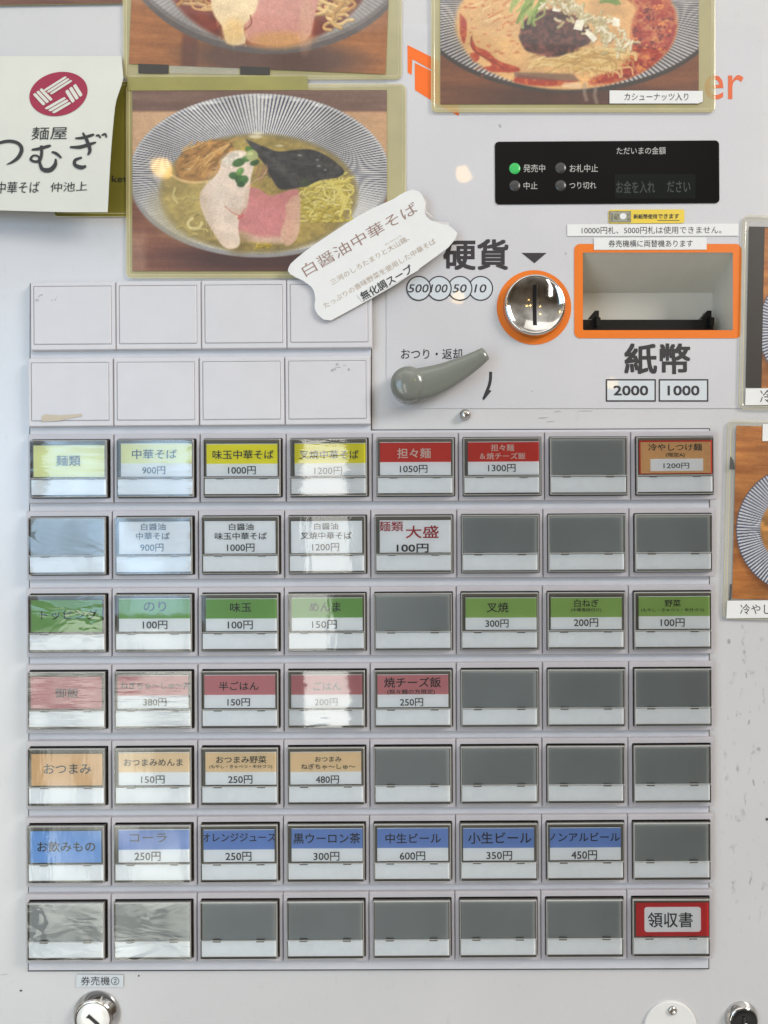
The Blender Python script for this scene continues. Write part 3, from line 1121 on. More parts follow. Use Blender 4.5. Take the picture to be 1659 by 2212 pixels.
SMALL = '(もやし・きゃべつ・半分づつ)'
BT = {
    'A': [('pale_yellow', 1, [('麺類', 147, 995, 55, 27, K, 0)], 'noodle heading button with a full pale yellow card'),
          ('pale_yellow', 0, [('中華そば', 333, 981, 98, 26, K, 0), y_('900円', 331, 1016)], 'ramen button with a pale yellow card priced 900 yen'),
          ('yellow', 0, [('味玉中華そば', 525, 982, 134, 25, K, .004), y_('1000円', 522, 1016)], 'egg ramen button with a bright yellow card priced 1000 yen'),
          ('yellow', 0, [('叉焼中華そば', 711, 982, 131, 25, K, 0), y_('1200円', 709, 1017)], 'pork ramen button with a bright yellow card priced 1200 yen'),
          ('red', 0, [('担々麺', 894, 979, 74, 26, 'pale_ink', .01), y_('1050円', 894, 1013)], 'spicy noodle button with a red card priced 1050 yen'),
          ('red', 0, [('担々麺', 1085, 967, 50, 17, 'pale_ink', .008), ('＆焼チーズ飯', 1086, 985, 100, 16.5, 'pale_ink', .008), y_('1300円', 1084, 1011)], 'spicy noodle and cheese rice button with a red card priced 1300 yen'),
          None,
          ('craft', 2, [('冷やしつけ麺', 1458, 966, 118, 20, K, .004), ('(限定A)', 1457, 983, 43, 13, K, 0), ('1200円', 1460, 1006, 57, 15, K, 0)], 'cold dipping noodle button with a red edged brown card')],
    'B': [None,
          ('card_white', 1, [('白醤油', 331, 1138, 56, 17, K, 0), ('中華そば', 331, 1158, 77, 17, K, 0), y_('900円', 328, 1183)], 'white soy ramen button with a white card priced 900 yen'),
          ('card_white', 1, [('白醤油', 521, 1138, 56, 17, K, 0), ('味玉中華そば', 521, 1158, 114, 17, K, .003), y_('1000円', 519, 1183)], 'white soy egg ramen button with a white card priced 1000 yen'),
          ('card_white', 1, [('白醤油', 705, 1137, 56, 17, K, 0), ('叉焼中華そば', 704, 1157, 113, 17, K, 0), y_('1200円', 703, 1182)], 'white soy pork ramen button with a white card priced 1200 yen'),
          ('card_white', 1, [('麺類', 844, 1137, 54, 24, 'red_ink', .004), ('大盛', 912, 1149, 73, 29, 'red_ink', .012), ('100円', 891.5, 1184, 72, 20, K, .02)], 'large portion button with red characters on a white card'),
          None, None, None],
    'C': [('green', 1, [('トッピング', 144, 1328, 132, 26, K, 0)], 'topping heading button with a full green card'),
          ('green', 0, [('のり', 337, 1310, 54, 24, K, 0), y_('100円', 335, 1350, 56)], 'seaweed topping button with a green card'),
          ('green', 0, [('味玉', 519, 1312, 54, 24, K, 0), y_('100円', 519, 1350, 57)], 'seasoned egg topping button with a green card'),
          ('green', 0, [('めんま', 706, 1311, 77, 22, K, 0), y_('150円', 701, 1349, 58)], 'bamboo shoot topping button with a green card'),
          None,
          ('green_light', 0, [('叉焼', 1075, 1312, 54, 26, K, 0), y_('300円', 1073, 1347, 58)], 'roast pork topping button with a light green card'),
          ('green_light', 0, [('白ねぎ', 1266, 1303, 62, 18, K, .002), ('(中華風味付け)', 1266, 1318, 77, 10.5, K, 0), y_('200円', 1265, 1345, 60)], 'white leek topping button with a light green card'),
          ('green_light', 0, [('野菜', 1453, 1303, 41, 19, K, 0), (SMALL, 1452, 1318, 157, 10.5, K, 0), y_('100円', 1452, 1345, 60)], 'vegetable topping button with a light green card')],
    'D': [('pink', 1, [('御飯', 144, 1497, 57, 26, K, 0)], 'rice heading button with a full dull pink card'),
          ('pink', 0, [('ねぎちゃ～しゅ～丼', 336, 1481, 172, 17, K, 0), y_('380円', 334, 1517, 57)], 'leek pork rice bowl button with a pink card priced 380 yen'),
          ('pink', 0, [('半ごはん', 516, 1482, 98, 21, K, 0), y_('150円', 515, 1517, 56)], 'half rice button with a pink card priced 150 yen'),
          ('pink', 0, [('ごはん', 706, 1482, 68, 20, K, 0), y_('200円', 704, 1517, 56)], 'rice button with a pink card priced 200 yen'),
          ('pink', 0, [('焼チーズ飯', 892, 1474, 138, 25, K, .002), ('(担々麺の方限定)', 888, 1495, 117, 12.5, K, 0), y_('250円', 889.5, 1517, 56)], 'baked cheese rice button with a pink card priced 250 yen'),
          None, None, None],
    'E': [('tan_dark', 1, [('おつまみ', 145, 1661, 116, 26, K, 0)], 'snack heading button with a full orange tan card'),
          ('tan', 0, [('おつまみめんま', 331, 1647, 146, 18, K, 0), y_('150円', 329, 1684, 57)], 'bamboo shoot snack button with a tan card priced 150 yen'),
          ('tan', 0, [('おつまみ野菜', 521, 1641, 124, 19, K, .002), (SMALL, 520, 1656.5, 154, 10, K, 0), y_('250円', 519, 1684, 59)], 'vegetable snack button with a tan card priced 250 yen'),
          ('tan', 0, [('おつまみ', 708.5, 1640, 66, 14, K, .002), ('ねぎちゃ～しゅ～', 708, 1656, 134, 14, K, .002), y_('480円', 706.5, 1684, 58)], 'leek pork snack button with a tan card priced 480 yen'),
          None, None, None, None],
    'F': [('sky', 1, [('お飲みもの', 143, 1829, 144, 27, K, 0)], 'drinks heading button with a full light blue card'),
          ('blue', 0, [('コーラ', 321, 1810, 88, 23, K, 0), y_('250円', 318, 1850, 63)], 'cola button with a blue card priced 250 yen'),
          ('blue', 0, [('オレンジジュース', 516, 1809, 180, 21, K, 0), y_('250円', 514, 1850, 63)], 'orange juice button with a blue card'),
          ('blue', 0, [('黒ウーロン茶', 706, 1811, 164, 25, K, 0), y_('300円', 705, 1850, 63)], 'black oolong tea button with a blue card'),
          ('blue', 0, [('中生ビール', 892, 1811, 134, 25, K, 0), y_('600円', 891, 1849, 63)], 'medium draft beer button with a blue card'),
          ('blue', 0, [('小生ビール', 1080, 1810, 154, 26, K, 0), y_('350円', 1079, 1848, 63)], 'small draft beer button with a blue card'),
          ('blue', 0, [('ノンアルビール', 1262, 1808, 176, 20, K, 0), y_('450円', 1262, 1847, 62)], 'alcohol free beer button with a blue card'),
          None],
    'G': [None, None, None, None, None, None, None,
          ('receipt', 3, [('領収書', 1447, 1987, 98, 34, K, .006)], 'receipt button with a thick red border round white')]}
# measured centre, width and height of every line of lettering on the cards
FIT = {'A': [[(147.5, 53, 23.5)], [(333.6, 97, 21), (332, 50, 17)], [(525, 132, 19.5), (522.5, 60, 17.5)], [(710.6, 128, 19.5), (709, 60, 17.5)], [(894.5, 72.5, 22), (893.5, 59.5, 17)], [(1085.5, 50, 15), (1086, 98.5, 14.2), (1084, 59.5, 17)], None, [(1458.5, 116, 15.5), (1458.5, 41, 10.5), (1461, 55.5, 12.5)]], 'B': [None, [(331, 53, 14.5), (330, 73, 15.7), (328, 50, 17)], [(521, 53, 14.5), (520, 112, 15.7), (520, 59.5, 17.5)], [(704.6, 52, 14.5), (704.6, 110.5, 15.7), (703.5, 58.5, 17.5)], [(844.5, 53, 22), (912, 71.5, 27.5), (891.3, 69, 19)], None, None, None], 'C': [[(149.5, 122, 20.5)], [(334.6, 48.5, 22), (335, 53, 18.5)], [(520, 46, 20), (519, 54, 18.5)], [(702, 67.5, 20), (700.6, 53.7, 18.5)], None, [(1075, 47, 21.5), (1073.5, 50, 17.5)], [(1267, 52.7, 16.7), (1266, 66, 9), (1266, 52.5, 18)], [(1453, 35, 15.5), (1453, 136, 9), (1453, 51.7, 18)]], 'D': [[(144, 50, 20.5)], [(336, 150.6, 15), (334.5, 50, 17.5)], [(515.6, 86, 18.7), (515.5, 48.5, 17)], [(707, 60.5, 17.5), (704.5, 49.5, 17)], [(891, 122.5, 22), (888, 103, 11.7), (889, 50, 17.5)], None, None, None], 'E': [[(145.6, 102, 22)], [(331, 127, 15.5), (330, 51, 17.5)], [(521, 108.5, 15.5), (520, 136, 9), (519, 52.5, 18)], [(709, 57, 11.5), (709, 117, 12), (707, 50, 17.5)], None, None, None, None], 'F': [[(143, 125, 22.5)], [(320, 79, 18.5), (318.7, 56, 20)], [(516, 158, 18), (515, 56, 19.5)], [(706, 144.5, 22.5), (705, 56, 19)], [(892.6, 120, 21.7), (891, 55, 19)], [(1079.6, 137, 25), (1078.5, 55.5, 19)], [(1261.5, 155, 19), (1262, 55.5, 20)], None], 'G': [None, None, None, None, None, None, None, [(1448, 97, 33)]]}
FILM = {('A', 0): 'film_h', ('A', 1): 'film_h', ('B', 0): 'film_w', ('B', 1): 'film_b', ('C', 0): 'film_w', ('C', 1): 'film_v', ('D', 0): 'film_h', ('D', 1): 'film_h',
        ('E', 0): 'film_v', ('F', 0): 'film_v', ('F', 1): 'film_v', ('G', 0): 'film_w', ('G', 1): 'film_w', ('A', 3): 'film_h', ('B', 3): 'film_v', ('C', 3): 'film_v',
        ('D', 3): 'film_b', ('E', 1): 'film_v', ('E', 3): 'clear'}
WORDS = ['noodle', 'white soy', 'topping', 'rice', 'snack', 'drink', 'bottom']
rk = 0
for key, (xl, xr, tl, tr, nc) in ROWS.items():
    xl, xr, tl, tr = xl / PX, xr / PX, tl / PX, tr / PX
    pitch = (xr - xl) / nc
    ang = math.atan((tl - tr) / (1504.0 / PX) if nc == 8 else (tl - tr) / (xr - xl))
    for c in range(nc):
        cx = xl + pitch * (c + .5)
        yy = tl + (tr - tl) * ((cx - 152) / (1504.0 / PX) if nc == 8 else (c + .5) / nc)
        cy = yy + 75.0
        w = U(cx, cy, HF)
        L0 = (w[0], 0, w[2])
        ra = ang + math.radians(random.uniform(-.12, .12))
        cs_, sn_ = math.cos(ra), math.sin(ra)

        def inv(p, L0=L0, cs_=cs_, sn_=sn_):
            dx, dz = p[0] - L0[0], p[2] - L0[2]
            return (dx * cs_ + dz * sn_, p[1], -dx * sn_ + dz * cs_)
        if key in 'pq':
            b = empty('blank_button', L0, machine)
            b.rotation_euler = (0, -ra, 0)
            o = ME_BLANK if 'blank' not in used else ME_BLANK.copy()
            if 'blank' in used:
                COL.objects.link(o)
            used.add('blank')
            o.parent = b
            if key == 'q' and c == 0:
                b['label'] = 'blank white button with a torn strip of old tan tape'
                mb = MB()
                flat(mb, [(90, 899), (97, 895), (128, 897), (176, 894), (177, 899), (150, 904), (128, 909), (90, 911)], .0076, 'tape_old')
                mb.build('tape_remnant', b, inv)
            if (key, c) in (('p', 0), ('q', 3)):
                for q_ in range(9):
                    bx, by = ((100 if key == 'p' else 735), (643 if key == 'p' else 792))
                    x, y = bx + random.uniform(-22, 24), by + random.uniform(-8, 9)
                    a, e2 = random.uniform(1, 5), random.uniform(.7, 3)
                    pp = [(px + random.uniform(-.3, .3) * a, py + random.uniform(-.3, .3) * e2) for px, py in circ(x, y, a, e2, 9, random.uniform(0, 90))]
                    mb = MB()
                    flat(mb, pp, .0074 + .00004 * q_, 'scuff')
                    mb.build('scuff_mark', b, inv)
            continue
        b = empty('ticket_button', L0, machine)
        b.rotation_euler = (0, -ra, 0)
        for nm in ('bezel', 'key_body', 'lower_strip', 'clear_cover'):
            o = place(nm, nm, b)
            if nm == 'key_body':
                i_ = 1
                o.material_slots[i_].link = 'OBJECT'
                o.material_slots[i_].material = M['body_shaded'] if BT[key][c] else M['body']
            if nm == 'clear_cover':
                o.rotation_euler = (math.radians(random.uniform(-.5, .5)), 0, math.radians(random.uniform(-.5, .5)))
                f = FILM.get((key, c))
                if f:
                    o.material_slots[0].link = 'OBJECT'
                    o.material_slots[0].material = M[f]
                else:
                    o.material_slots[0].link = 'OBJECT'
                    o.material_slots[0].material = M['clear']
        for sx_ in (-48, 46):
            o = place('clip', 'clip', b)
            o.location = (sx_ * KS, 0, 0)
        e_ = BT[key][c]
        if e_ is None:
            b['label'] = 'empty grey button without a card'
            continue
        mat, mode, lines, lab = e_
        b['label'] = lab
        hcard = .01005
        jx, jy = random.uniform(-2.2, 2.2), random.uniform(-1.2, 1.2)
        mb = MB()
        X0, X1, Y0, Y1 = -75.6 + jx, 77.6 + jx, -50.6 + jy, 18.8
        YB = -8.5 + jy
        if mode == 0:
            lbar(mb, X0, YB, X1, Y1, hcard, 'card_white', .0003)
            lbar(mb, X0, Y0, X1, YB, hcard, mat, .0003)
            lbar(mb, X0, Y0 - 1.2, X1, Y0, hcard, 'card_white', .0003)
        elif mode == 1:
            lbar(mb, X0, Y0, X1, Y1, hcard, mat, .0003)
        elif mode == 2:
            lbar(mb, X0 - 2, Y0 - 3, X1 + 2, Y1, hcard - .00005, 'red', .0003)
            lbar(mb, X0 + 1, Y0 + .5, X1 - 1, Y1 - 1.5, hcard, mat)
            lbar(mb, -56 + 2, -14, 60, 12.5, hcard + .00005, 'card_white')
        elif mode == 3:
            lbar(mb, X0 - 2, Y0 - 3, X1 + 2, Y1 + .5, hcard, mat, .0003)
            mb.add([(x * KS, -hcard - .00005, -y * KS) for x, y in rr(-58.5, -44, 63.5, 10, 6)], [tuple(range(20))], 'card_white')
        edge = (w[0] + (X0 + .5) * KS, w[0] + (X1 - .5) * KS)
        for (s, tx, ty, tw, th, ink, bold), (tx, tw, th) in zip(lines, FIT[key][c]):
            lo = (edge[0]) * F / (D - hcard) + FX
            hi = (edge[1]) * F / (D - hcard) + FX
            text(mb, s, tx, ty, tw, th, hcard + .00012, ink, rot=.25, bold=max(bold, .009), clip=(lo, hi), at=lambda x, y: inv(U(x, y, hcard + .00012)))
        mb.build('price_card', b)
    rk += 1


# ================================================================= printed photographs
class Canvas:
    """paints a printed picture cell by cell; the paint becomes the colour of the print's own mesh"""

    def __init__(s, x0, y0, x1, y1, step, base):
        s.nx, s.ny = int(round((x1 - x0) / step)) + 1, int(round((y1 - y0) / step)) + 1
        s.x = np.linspace(x0, x1, s.nx)
        s.y = np.linspace(y0, y1, s.ny)
        s.X, s.Y = np.meshgrid(s.x, s.y)
        s.st = step
        s.img = np.zeros((s.ny, s.nx, 3))
        s.img[:] = np.array(base) / 255.0
        s.rng = np.random.default_rng(5)

    def put(s, mask, col):
        c = np.array(col) / 255.0
        m = np.clip(mask, 0, 1)[..., None]
        s.img = s.img * (1 - m) + c * m

    def ellm(s, cx, cy, rx, ry, soft=4.0, rot=0.0):
        c, n = math.cos(math.radians(rot)), math.sin(math.radians(rot))
        dx, dy = s.X - cx, s.Y - cy
        u, v = (dx * c - dy * n) / rx, (dx * n + dy * c) / ry
        d = (np.sqrt(u * u + v * v) - 1) * min(rx, ry)
        return np.clip(.5 - d / soft, 0, 1)

    def ell(s, cx, cy, rx, ry, col, soft=4.0, a=1.0, rot=0.0):
        s.put(s.ellm(cx, cy, rx, ry, soft, rot) * a, col)

    def segd(s, X, Y, pts):
        best = np.full(X.shape, 1e9)
        for (ax, ay), (bx, by) in zip(pts[:-1], pts[1:]):
            dx, dy = bx - ax, by - ay
            l2 = dx * dx + dy * dy or 1e-9
            t = np.clip(((X - ax) * dx + (Y - ay) * dy) / l2, 0, 1)
            best = np.minimum(best, (X - ax - t * dx) ** 2 + (Y - ay - t * dy) ** 2)
        return np.sqrt(best)

    def polym(s, pts, soft=4.0, smooth=True):
        if smooth:
            pts = spline(list(pts) + [pts[0]], 4)
        else:
            pts = list(pts) + [pts[0]]
        ins = np.zeros(s.X.shape, bool)
        for (ax, ay), (bx, by) in zip(pts[:-1], pts[1:]):
            if ay == by:
                continue
            ins ^= ((ay > s.Y) != (by > s.Y)) & (s.X < (bx - ax) * (s.Y - ay) / (by - ay) + ax)
        d = s.segd(s.X, s.Y, pts)
        d = np.where(ins, -d, d)
        return np.clip(.5 - d / soft, 0, 1)

    def poly(s, pts, col, soft=4.0, a=1.0, smooth=True):
        m = s.polym(pts, soft, smooth) * a
        s.put(m, col)
        return m

    def stroke(s, pts, w, col, a=1.0, soft=None, k=5):
        pts = spline(pts, k)
        soft = soft or s.st * 1.4
        pad = w + soft + 2
        xs, ys = [p[0] for p in pts], [p[1] for p in pts]
        i0, i1 = np.searchsorted(s.x, [min(xs) - pad, max(xs) + pad])
        j0, j1 = np.searchsorted(s.y, [min(ys) - pad, max(ys) + pad])
        if i1 <= i0 or j1 <= j0:
            return
        d = s.segd(s.X[j0:j1, i0:i1], s.Y[j0:j1, i0:i1], pts)
        m = (np.clip(.5 - (d - w / 2) / soft, 0, 1) * a)[..., None]
        s.img[j0:j1, i0:i1] = s.img[j0:j1, i0:i1] * (1 - m) + np.array(col) / 255.0 * m

    def noise(s, sx, sy=None, seed=0):
        sy = sy or sx
        r = np.random.default_rng(seed)
        gx, gy = int((s.x[-1] - s.x[0]) / sx) + 3, int((s.y[-1] - s.y[0]) / sy) + 3
        g = r.random((gy, gx))
        u, v = (s.X - s.x[0]) / sx, (s.Y - s.y[0]) / sy
        i, j = u.astype(int), v.astype(int)
        fu, fv = u - i, v - j
        fu, fv = fu * fu * (3 - 2 * fu), fv * fv * (3 - 2 * fv)
        return (g[j, i] * (1 - fu) + g[j, i + 1] * fu) * (1 - fv) + (g[j + 1, i] * (1 - fu) + g[j + 1, i + 1] * fu) * fv

    def shade(s, mask, amount, n):
        """multiply a region by 1 +- amount following noise n"""
        s.img *= (1 + (np.clip(mask, 0, 1) * (n - .5) * 2 * amount))[..., None]

    def wood(s, mask, c1, c2, sx, sy, seed, rot=0):
        n = .6 * s.noise(sx, sy, seed) + .4 * s.noise(sx * .4, sy * .35, seed + 1)
        c = np.array(c1)[None, None] * (1 - n[..., None]) + np.array(c2)[None, None] * n[..., None]
        m = np.clip(mask, 0, 1)[..., None]
        s.img = s.img * (1 - m) + c / 255.0 * m

    def bowl(s, cx, cy, rx, ry, n, light, dark, soft=5, duty=0.0, fade=None):
        m = s.ellm(cx, cy, rx, ry, soft)
        th = np.arctan2((s.Y - cy) / ry, (s.X - cx) / rx)
        st = np.clip(.5 + (np.sin(th * n) + duty) * 1.3, 0, 1)
        if fade is not None:
            st = st * fade
        c = np.array(light)[None, None] * (1 - st[..., None]) + np.array(dark)[None, None] * st[..., None]
        s.img = s.img * (1 - m[..., None]) + c / 255.0 * m[..., None]
        return m

    def noodles(s, region, count, w, cols, seed, length=120, curl=1.0):
        r = np.random.default_rng(seed)
        x0, y0, x1, y1 = region
        for q_ in range(count):
            x, y = r.uniform(x0, x1), r.uniform(y0, y1)
            a = r.uniform(0, 6.28)
            pts = [(x, y)]
            for j in range(5):
                a += r.normal(0, .75) * curl
                x += math.cos(a) * length / 5
                y += math.sin(a) * length / 5 * .6
                pts.append((x, y))
            if all(x0 <= p[0] <= x1 and y0 <= p[1] <= y1 for p in pts):
                c = cols[r.integers(len(cols))]
                s.stroke([(p[0] + 2, p[1] + w * .35) for p in pts], w * 1.25, tuple(v * .68 for v in c), .5)
                s.stroke(pts, w, c, .85)
                s.stroke([(p[0] - 1, p[1] - w * .2) for p in pts], w * .4, tuple(min(255, v * 1.13) for v in c), .55)

    def blur(s, r):
        k = np.exp(-np.linspace(-2, 2, 2 * int(math.ceil(r * 2)) + 1) ** 2 * .9)
        k /= k.sum()
        n = len(k) // 2
        for ax in (0, 1):
            pad = [(0, 0)] * 3
            pad[ax] = (n, n)
            p = np.pad(s.img, pad, mode='edge')
            s.img = sum(w * (p[i:i + s.img.shape[0]] if ax == 0 else p[:, i:i + s.img.shape[1]]) for i, w in enumerate(k))

    def tooth(s):
        """fine uneven tone of a photographed surface"""
        a = s.st
        n = .45 * s.noise(a * 9, a * 6, 301) + .35 * s.noise(a * 4, a * 3, 302) + .2 * s.noise(a * 2, a * 2, 303)
        s.img *= (1 + (n - .5) * .11)[..., None]

    def grain(s, amt=.02):
        s.img *= (1 + s.rng.normal(0, amt, s.img.shape[:2]))[..., None]

    def mesh(s, name, parent, fn, inv):
        """one quad grid; fn maps a canvas point to the world"""
        me = bpy.data.meshes.new(name)
        a, b = fn(s.x[0], s.y[0]), fn(s.x[-1], s.y[0])
        c = fn(s.x[0], s.y[-1])
        a, b, c = (np.array(inv(p)) for p in (a, b, c))
        u = (s.X - s.x[0]) / (s.x[-1] - s.x[0])
        v = (s.Y - s.y[0]) / (s.y[-1] - s.y[0])
        co = a + (b - a) * u[..., None] + (c - a) * v[..., None]
        nv = s.nx * s.ny
        idx = np.arange(nv).reshape(s.ny, s.nx)
        fa = np.stack([idx[1:, :-1], idx[1:, 1:], idx[:-1, 1:], idx[:-1, :-1]], -1).reshape(-1, 4)
        me.vertices.add(nv)
        me.vertices.foreach_set('co', co.reshape(-1).astype(np.float32))
        me.loops.add(fa.size)
        me.loops.foreach_set('vertex_index', fa.reshape(-1).astype(np.int32))
        me.polygons.add(len(fa))
        me.polygons.foreach_set('loop_start', np.arange(0, fa.size, 4, dtype=np.int32))
        me.update(calc_edges=True)
        at = me.color_attributes.new('print', 'FLOAT_COLOR', 'POINT')
        im = np.clip(s.img, 0, 1)
        l_ = np.where(im <= .04045, im / 12.92, ((im + .055) / 1.055) ** 2.4) / ILL
        l_ = np.clip(l_, 0, .9)
        rgba = np.concatenate([l_.reshape(-1, 3), np.ones((nv, 1))], 1)
        at.data.foreach_set('color', rgba.reshape(-1).astype(np.float32))
        me.materials.append(M['print'])
        o = bpy.data.objects.new(name, me)
        COL.objects.link(o)
        o.parent = parent
        return o


def pouch(mb, pts, h0, h1, mat, inner=None):
    """sealed plastic pouch with a bright welded edge"""
    pts = ccw(pts)
    top = lift(pts, h1)
    low = [(p[0], -h0, p[2]) for p in top]
    a = lift(shrink(pts, 1.2), h1 + .0001)
    b_ = lift(shrink(pts, 6.5), h1 + .0001)
    c_ = lift(shrink(pts, 8.0), h1 - .0001)
    mb.loft([low, top, a, b_, c_], ['pouch_edge', 'pouch_edge', mat, 'pouch_edge'], cap=mat)


def poster(name, label, outline, h0, h1, mat, centre, group='laminated menu photos on the machine'):
    L0 = U(*centre, 0)
    p = empty(name, L0)
    tag(p, label, 'menu photo', group)
    mb = MB()
    pouch(mb, outline, h0, h1, mat)
    mb.build('laminate_pouch', p, off(L0))
    return p, off(L0)


# ---------- middle photo: pale broth bowl
P2, inv2 = poster('menu_photo', 'laminated photo of pale broth ramen with seaweed, directly above the blank buttons', rr(272, 181, 877, 601, 12), .0012, .0020, 'pouch', (575, 390))
cv = Canvas(68, 164, 1456, 1152, 3.6, (150, 105, 80))


def band(lo, hi, soft=18, ax='Y'):
    v = cv.Y if ax == 'Y' else cv.X
    return np.clip((v - lo) / soft + .5, 0, 1) * np.clip((hi - v) / soft + .5, 0, 1)


def picture_pale(cv):
    one = np.ones_like(cv.X)
    cv.wood(one, (168, 122, 92), (134, 90, 66), 420, 26, 3)
    cv.wood(band(0, 282, 10), (128, 98, 84), (104, 76, 64), 300, 40, 5)
    cv.put(band(282, 520, 16) * (cv.X < 330), (196, 158, 122))
    cv.put(band(282, 520, 16) * (cv.X > 1180), (190, 150, 112))
    cv.wood(band(780, 1300, 60), (150, 100, 72), (112, 66, 50), 380, 24, 8)
    cv.put(cv.ellm(740, 1085, 470, 75, 70) * .85, (62, 34, 30))
    cv.put(np.clip((160 - cv.X) / 40, 0, 1) * np.clip((cv.Y - 900) / 80, 0, 1) * .35, (190, 160, 140))
    # bowl: outside, then the ribbed inside
    cv.ell(762, 650, 712, 428, (146, 142, 140), 6)
    th = np.arctan2((cv.Y - 620) / 440, (cv.X - 762) / 712)
    lo = np.clip(1 - (np.sin(th) - .05) * 1.9, .12, 1)
    m = cv.bowl(762, 624, 710, 440, 196, (200, 196, 190), (62, 66, 86), 6, -.15, lo)
    cv.shade(m, .10, cv.noise(160, 160, 4))
    up = np.clip((-np.sin(th) - .35) / .5, 0, 1) * m
    cv.put(up * np.exp(-((cv.X - 740) / 75.0) ** 2) * .42, (232, 228, 220))
    rim = cv.ellm(762, 624, 710, 440, 5) - cv.ellm(762, 626, 698, 430, 8)
    cv.put(np.clip(rim, 0, 1) * .55, (206, 203, 198))
    cv.put(np.clip(rim, 0, 1) * np.clip(np.sin(th) * 2, 0, 1) * .8, (128, 126, 126))
    for x, w in ((500, 60), (800, 40), (960, 30), (1080, 26), (400, 24)):
        yy = 624 - 430 * math.sqrt(max(0, 1 - ((x - 762) / 700) ** 2))
        cv.ell(x, yy + 8, w, 7, (238, 236, 230), 10, .7, rot=(762 - x) * .03)
    # broth
    s_ = cv.ellm(757, 728, 532, 322, 26)
    cv.put(s_, (150, 130, 74))
    cv.put(cv.ellm(757, 735, 500, 296, 70) * .8, (160, 138, 70))
    cv.put(cv.ellm(420, 800, 230, 170, 120) * .55, (172, 154, 98))
    cv.shade(s_, .14, cv.noise(90, 60, 9))
    cv.shade(s_, .10, cv.noise(24, 18, 19))
    ol_ = np.clip(s_ - cv.ellm(757, 726, 516, 308, 16), 0, 1)
    cv.put(ol_ * .5, (120, 108, 70))
    Y_ = [(206, 188, 92), (216, 200, 116), (188, 168, 66), (224, 208, 132)]
    # noodles at right and left
    cv.noodles((955, 610, 1278, 885), 170, 10, [(196, 178, 82), (206, 190, 104), (176, 156, 60), (216, 200, 122)], 2, 180, 1.1)
    for k_ in range(5):
        cv.stroke([(1010 + 24 * k_, 700 - 8 * k_), (1080 + 20 * k_, 660), (1170 + 12 * k_, 690 + 10 * k_), (1215 + 6 * k_, 770), (1200, 850)], 11, (210, 194, 106), .75)
    cv.noodles((290, 690, 480, 960), 22, 11, [(186, 168, 104), (178, 160, 92)], 6, 100, 1.3)
    cv.put(cv.ellm(385, 810, 120, 150, 90) * .35, (164, 144, 78))
    cv.stroke([(395, 865), (372, 885), (382, 915), (430, 915), (446, 890)], 15, (214, 198, 140), .9)
    cv.stroke([(300, 700), (290, 745), (315, 780)], 13, (196, 178, 118), .8)
    cv.noodles((690, 970, 900, 1035), 30, 9, [(176, 150, 40), (196, 172, 60)], 16, 70)
    # drops of oil on the broth
    ro = np.random.default_rng(44)
    for q_ in range(260):
        t_, u_ = ro.uniform(0, 6.28), math.sqrt(ro.uniform(0.05, 1))
        x, y = 757 + 515 * u_ * math.cos(t_), 728 + 305 * u_ * math.sin(t_)
        w_ = ro.uniform(3, 11)
        cv.ell(x, y, w_, w_ * .55, [(188, 170, 98), (128, 110, 44), (198, 182, 120)][ro.integers(3)], 6, .3)
    # bamboo shoots
    b_ = cv.poly([(305, 560), (345, 500), (420, 458), (520, 436), (600, 444), (620, 500), (560, 560), (540, 610), (470, 660), (380, 672), (310, 640)], (158, 116, 62), 16)
    cv.shade(b_, .3, cv.noise(30, 18, 12))
    r = np.random.default_rng(3)
    for q_ in range(46):
        x, y = r.uniform(320, 560), r.uniform(455, 640)
        a = r.uniform(-1.1, -.2)
        l = r.uniform(40, 110)
        cv.stroke([(x, y), (x + math.cos(a) * l * .5, y + math.sin(a) * l * .5 + r.uniform(-8, 8)), (x + math.cos(a) * l, y + math.sin(a) * l)], r.uniform(6, 12),
                  [(190, 146, 84), (168, 122, 62), (206, 166, 104), (142, 100, 50)][r.integers(4)], .8)
    cv.stroke([(280, 628), (330, 655), (400, 668), (480, 664)], 15, (208, 176, 118), .9)
    cv.stroke([(415, 465), (425, 445), (440, 458)], 8, (170, 120, 60), .9)
    # pork
    pk = cv.poly([(700, 690), (760, 705), (820, 742), (890, 722), (968, 706), (972, 800), (940, 900), (905, 975), (820, 985), (700, 975), (640, 940), (650, 850), (690, 790)], (197, 128, 124), 9)
    cv.shade(pk, .06, cv.noise(50, 40, 21))
    cv.put(cv.ellm(800, 850, 120, 90, 90) * .35 * pk, (212, 132, 132))
    cv.put(cv.polym([(655, 930), (760, 962), (880, 965), (900, 1000), (760, 1000), (650, 985)], 20) * .9, (208, 176, 150))
    ft = cv.poly([(905, 790), (935, 750), (978, 740), (984, 830), (975, 950), (925, 1012), (885, 985), (880, 930), (905, 860)], (205, 168, 140), 10)
    cv.put(cv.ellm(930, 860, 30, 110, 40, -8) * .4, (214, 152, 138))
    # chicken
    cv.put(cv.ellm(650, 1000, 60, 60, 60) * .5, (110, 90, 40))
    for q_ in range(70):
        x, y = ro.uniform(660, 930), ro.uniform(720, 970)
        l_ = ro.uniform(16, 60)
        cv.stroke([(x, y), (x + l_ * .35, y + l_ * .5), (x + l_ * .5, y + l_)], ro.uniform(2, 5), [(214, 158, 150), (180, 108, 106), (206, 140, 134)][ro.integers(3)], .28)
    cv.put(cv.polym([(690, 700), (760, 715), (820, 752), (890, 730), (960, 716), (950, 760), (820, 790), (700, 750)], 40) * .35, (176, 108, 100))
    ck = cv.poly([(560, 545), (610, 500), (680, 498), (730, 560), (716, 640), (706, 720), (690, 800), (655, 850), (645, 920), (655, 1000), (620, 1030), (565, 1018), (510, 940),
                  (450, 830), (436, 740), (470, 680), (530, 620)], (222, 202, 184), 9)
    cv.shade(ck, .05, cv.noise(60, 50, 31))
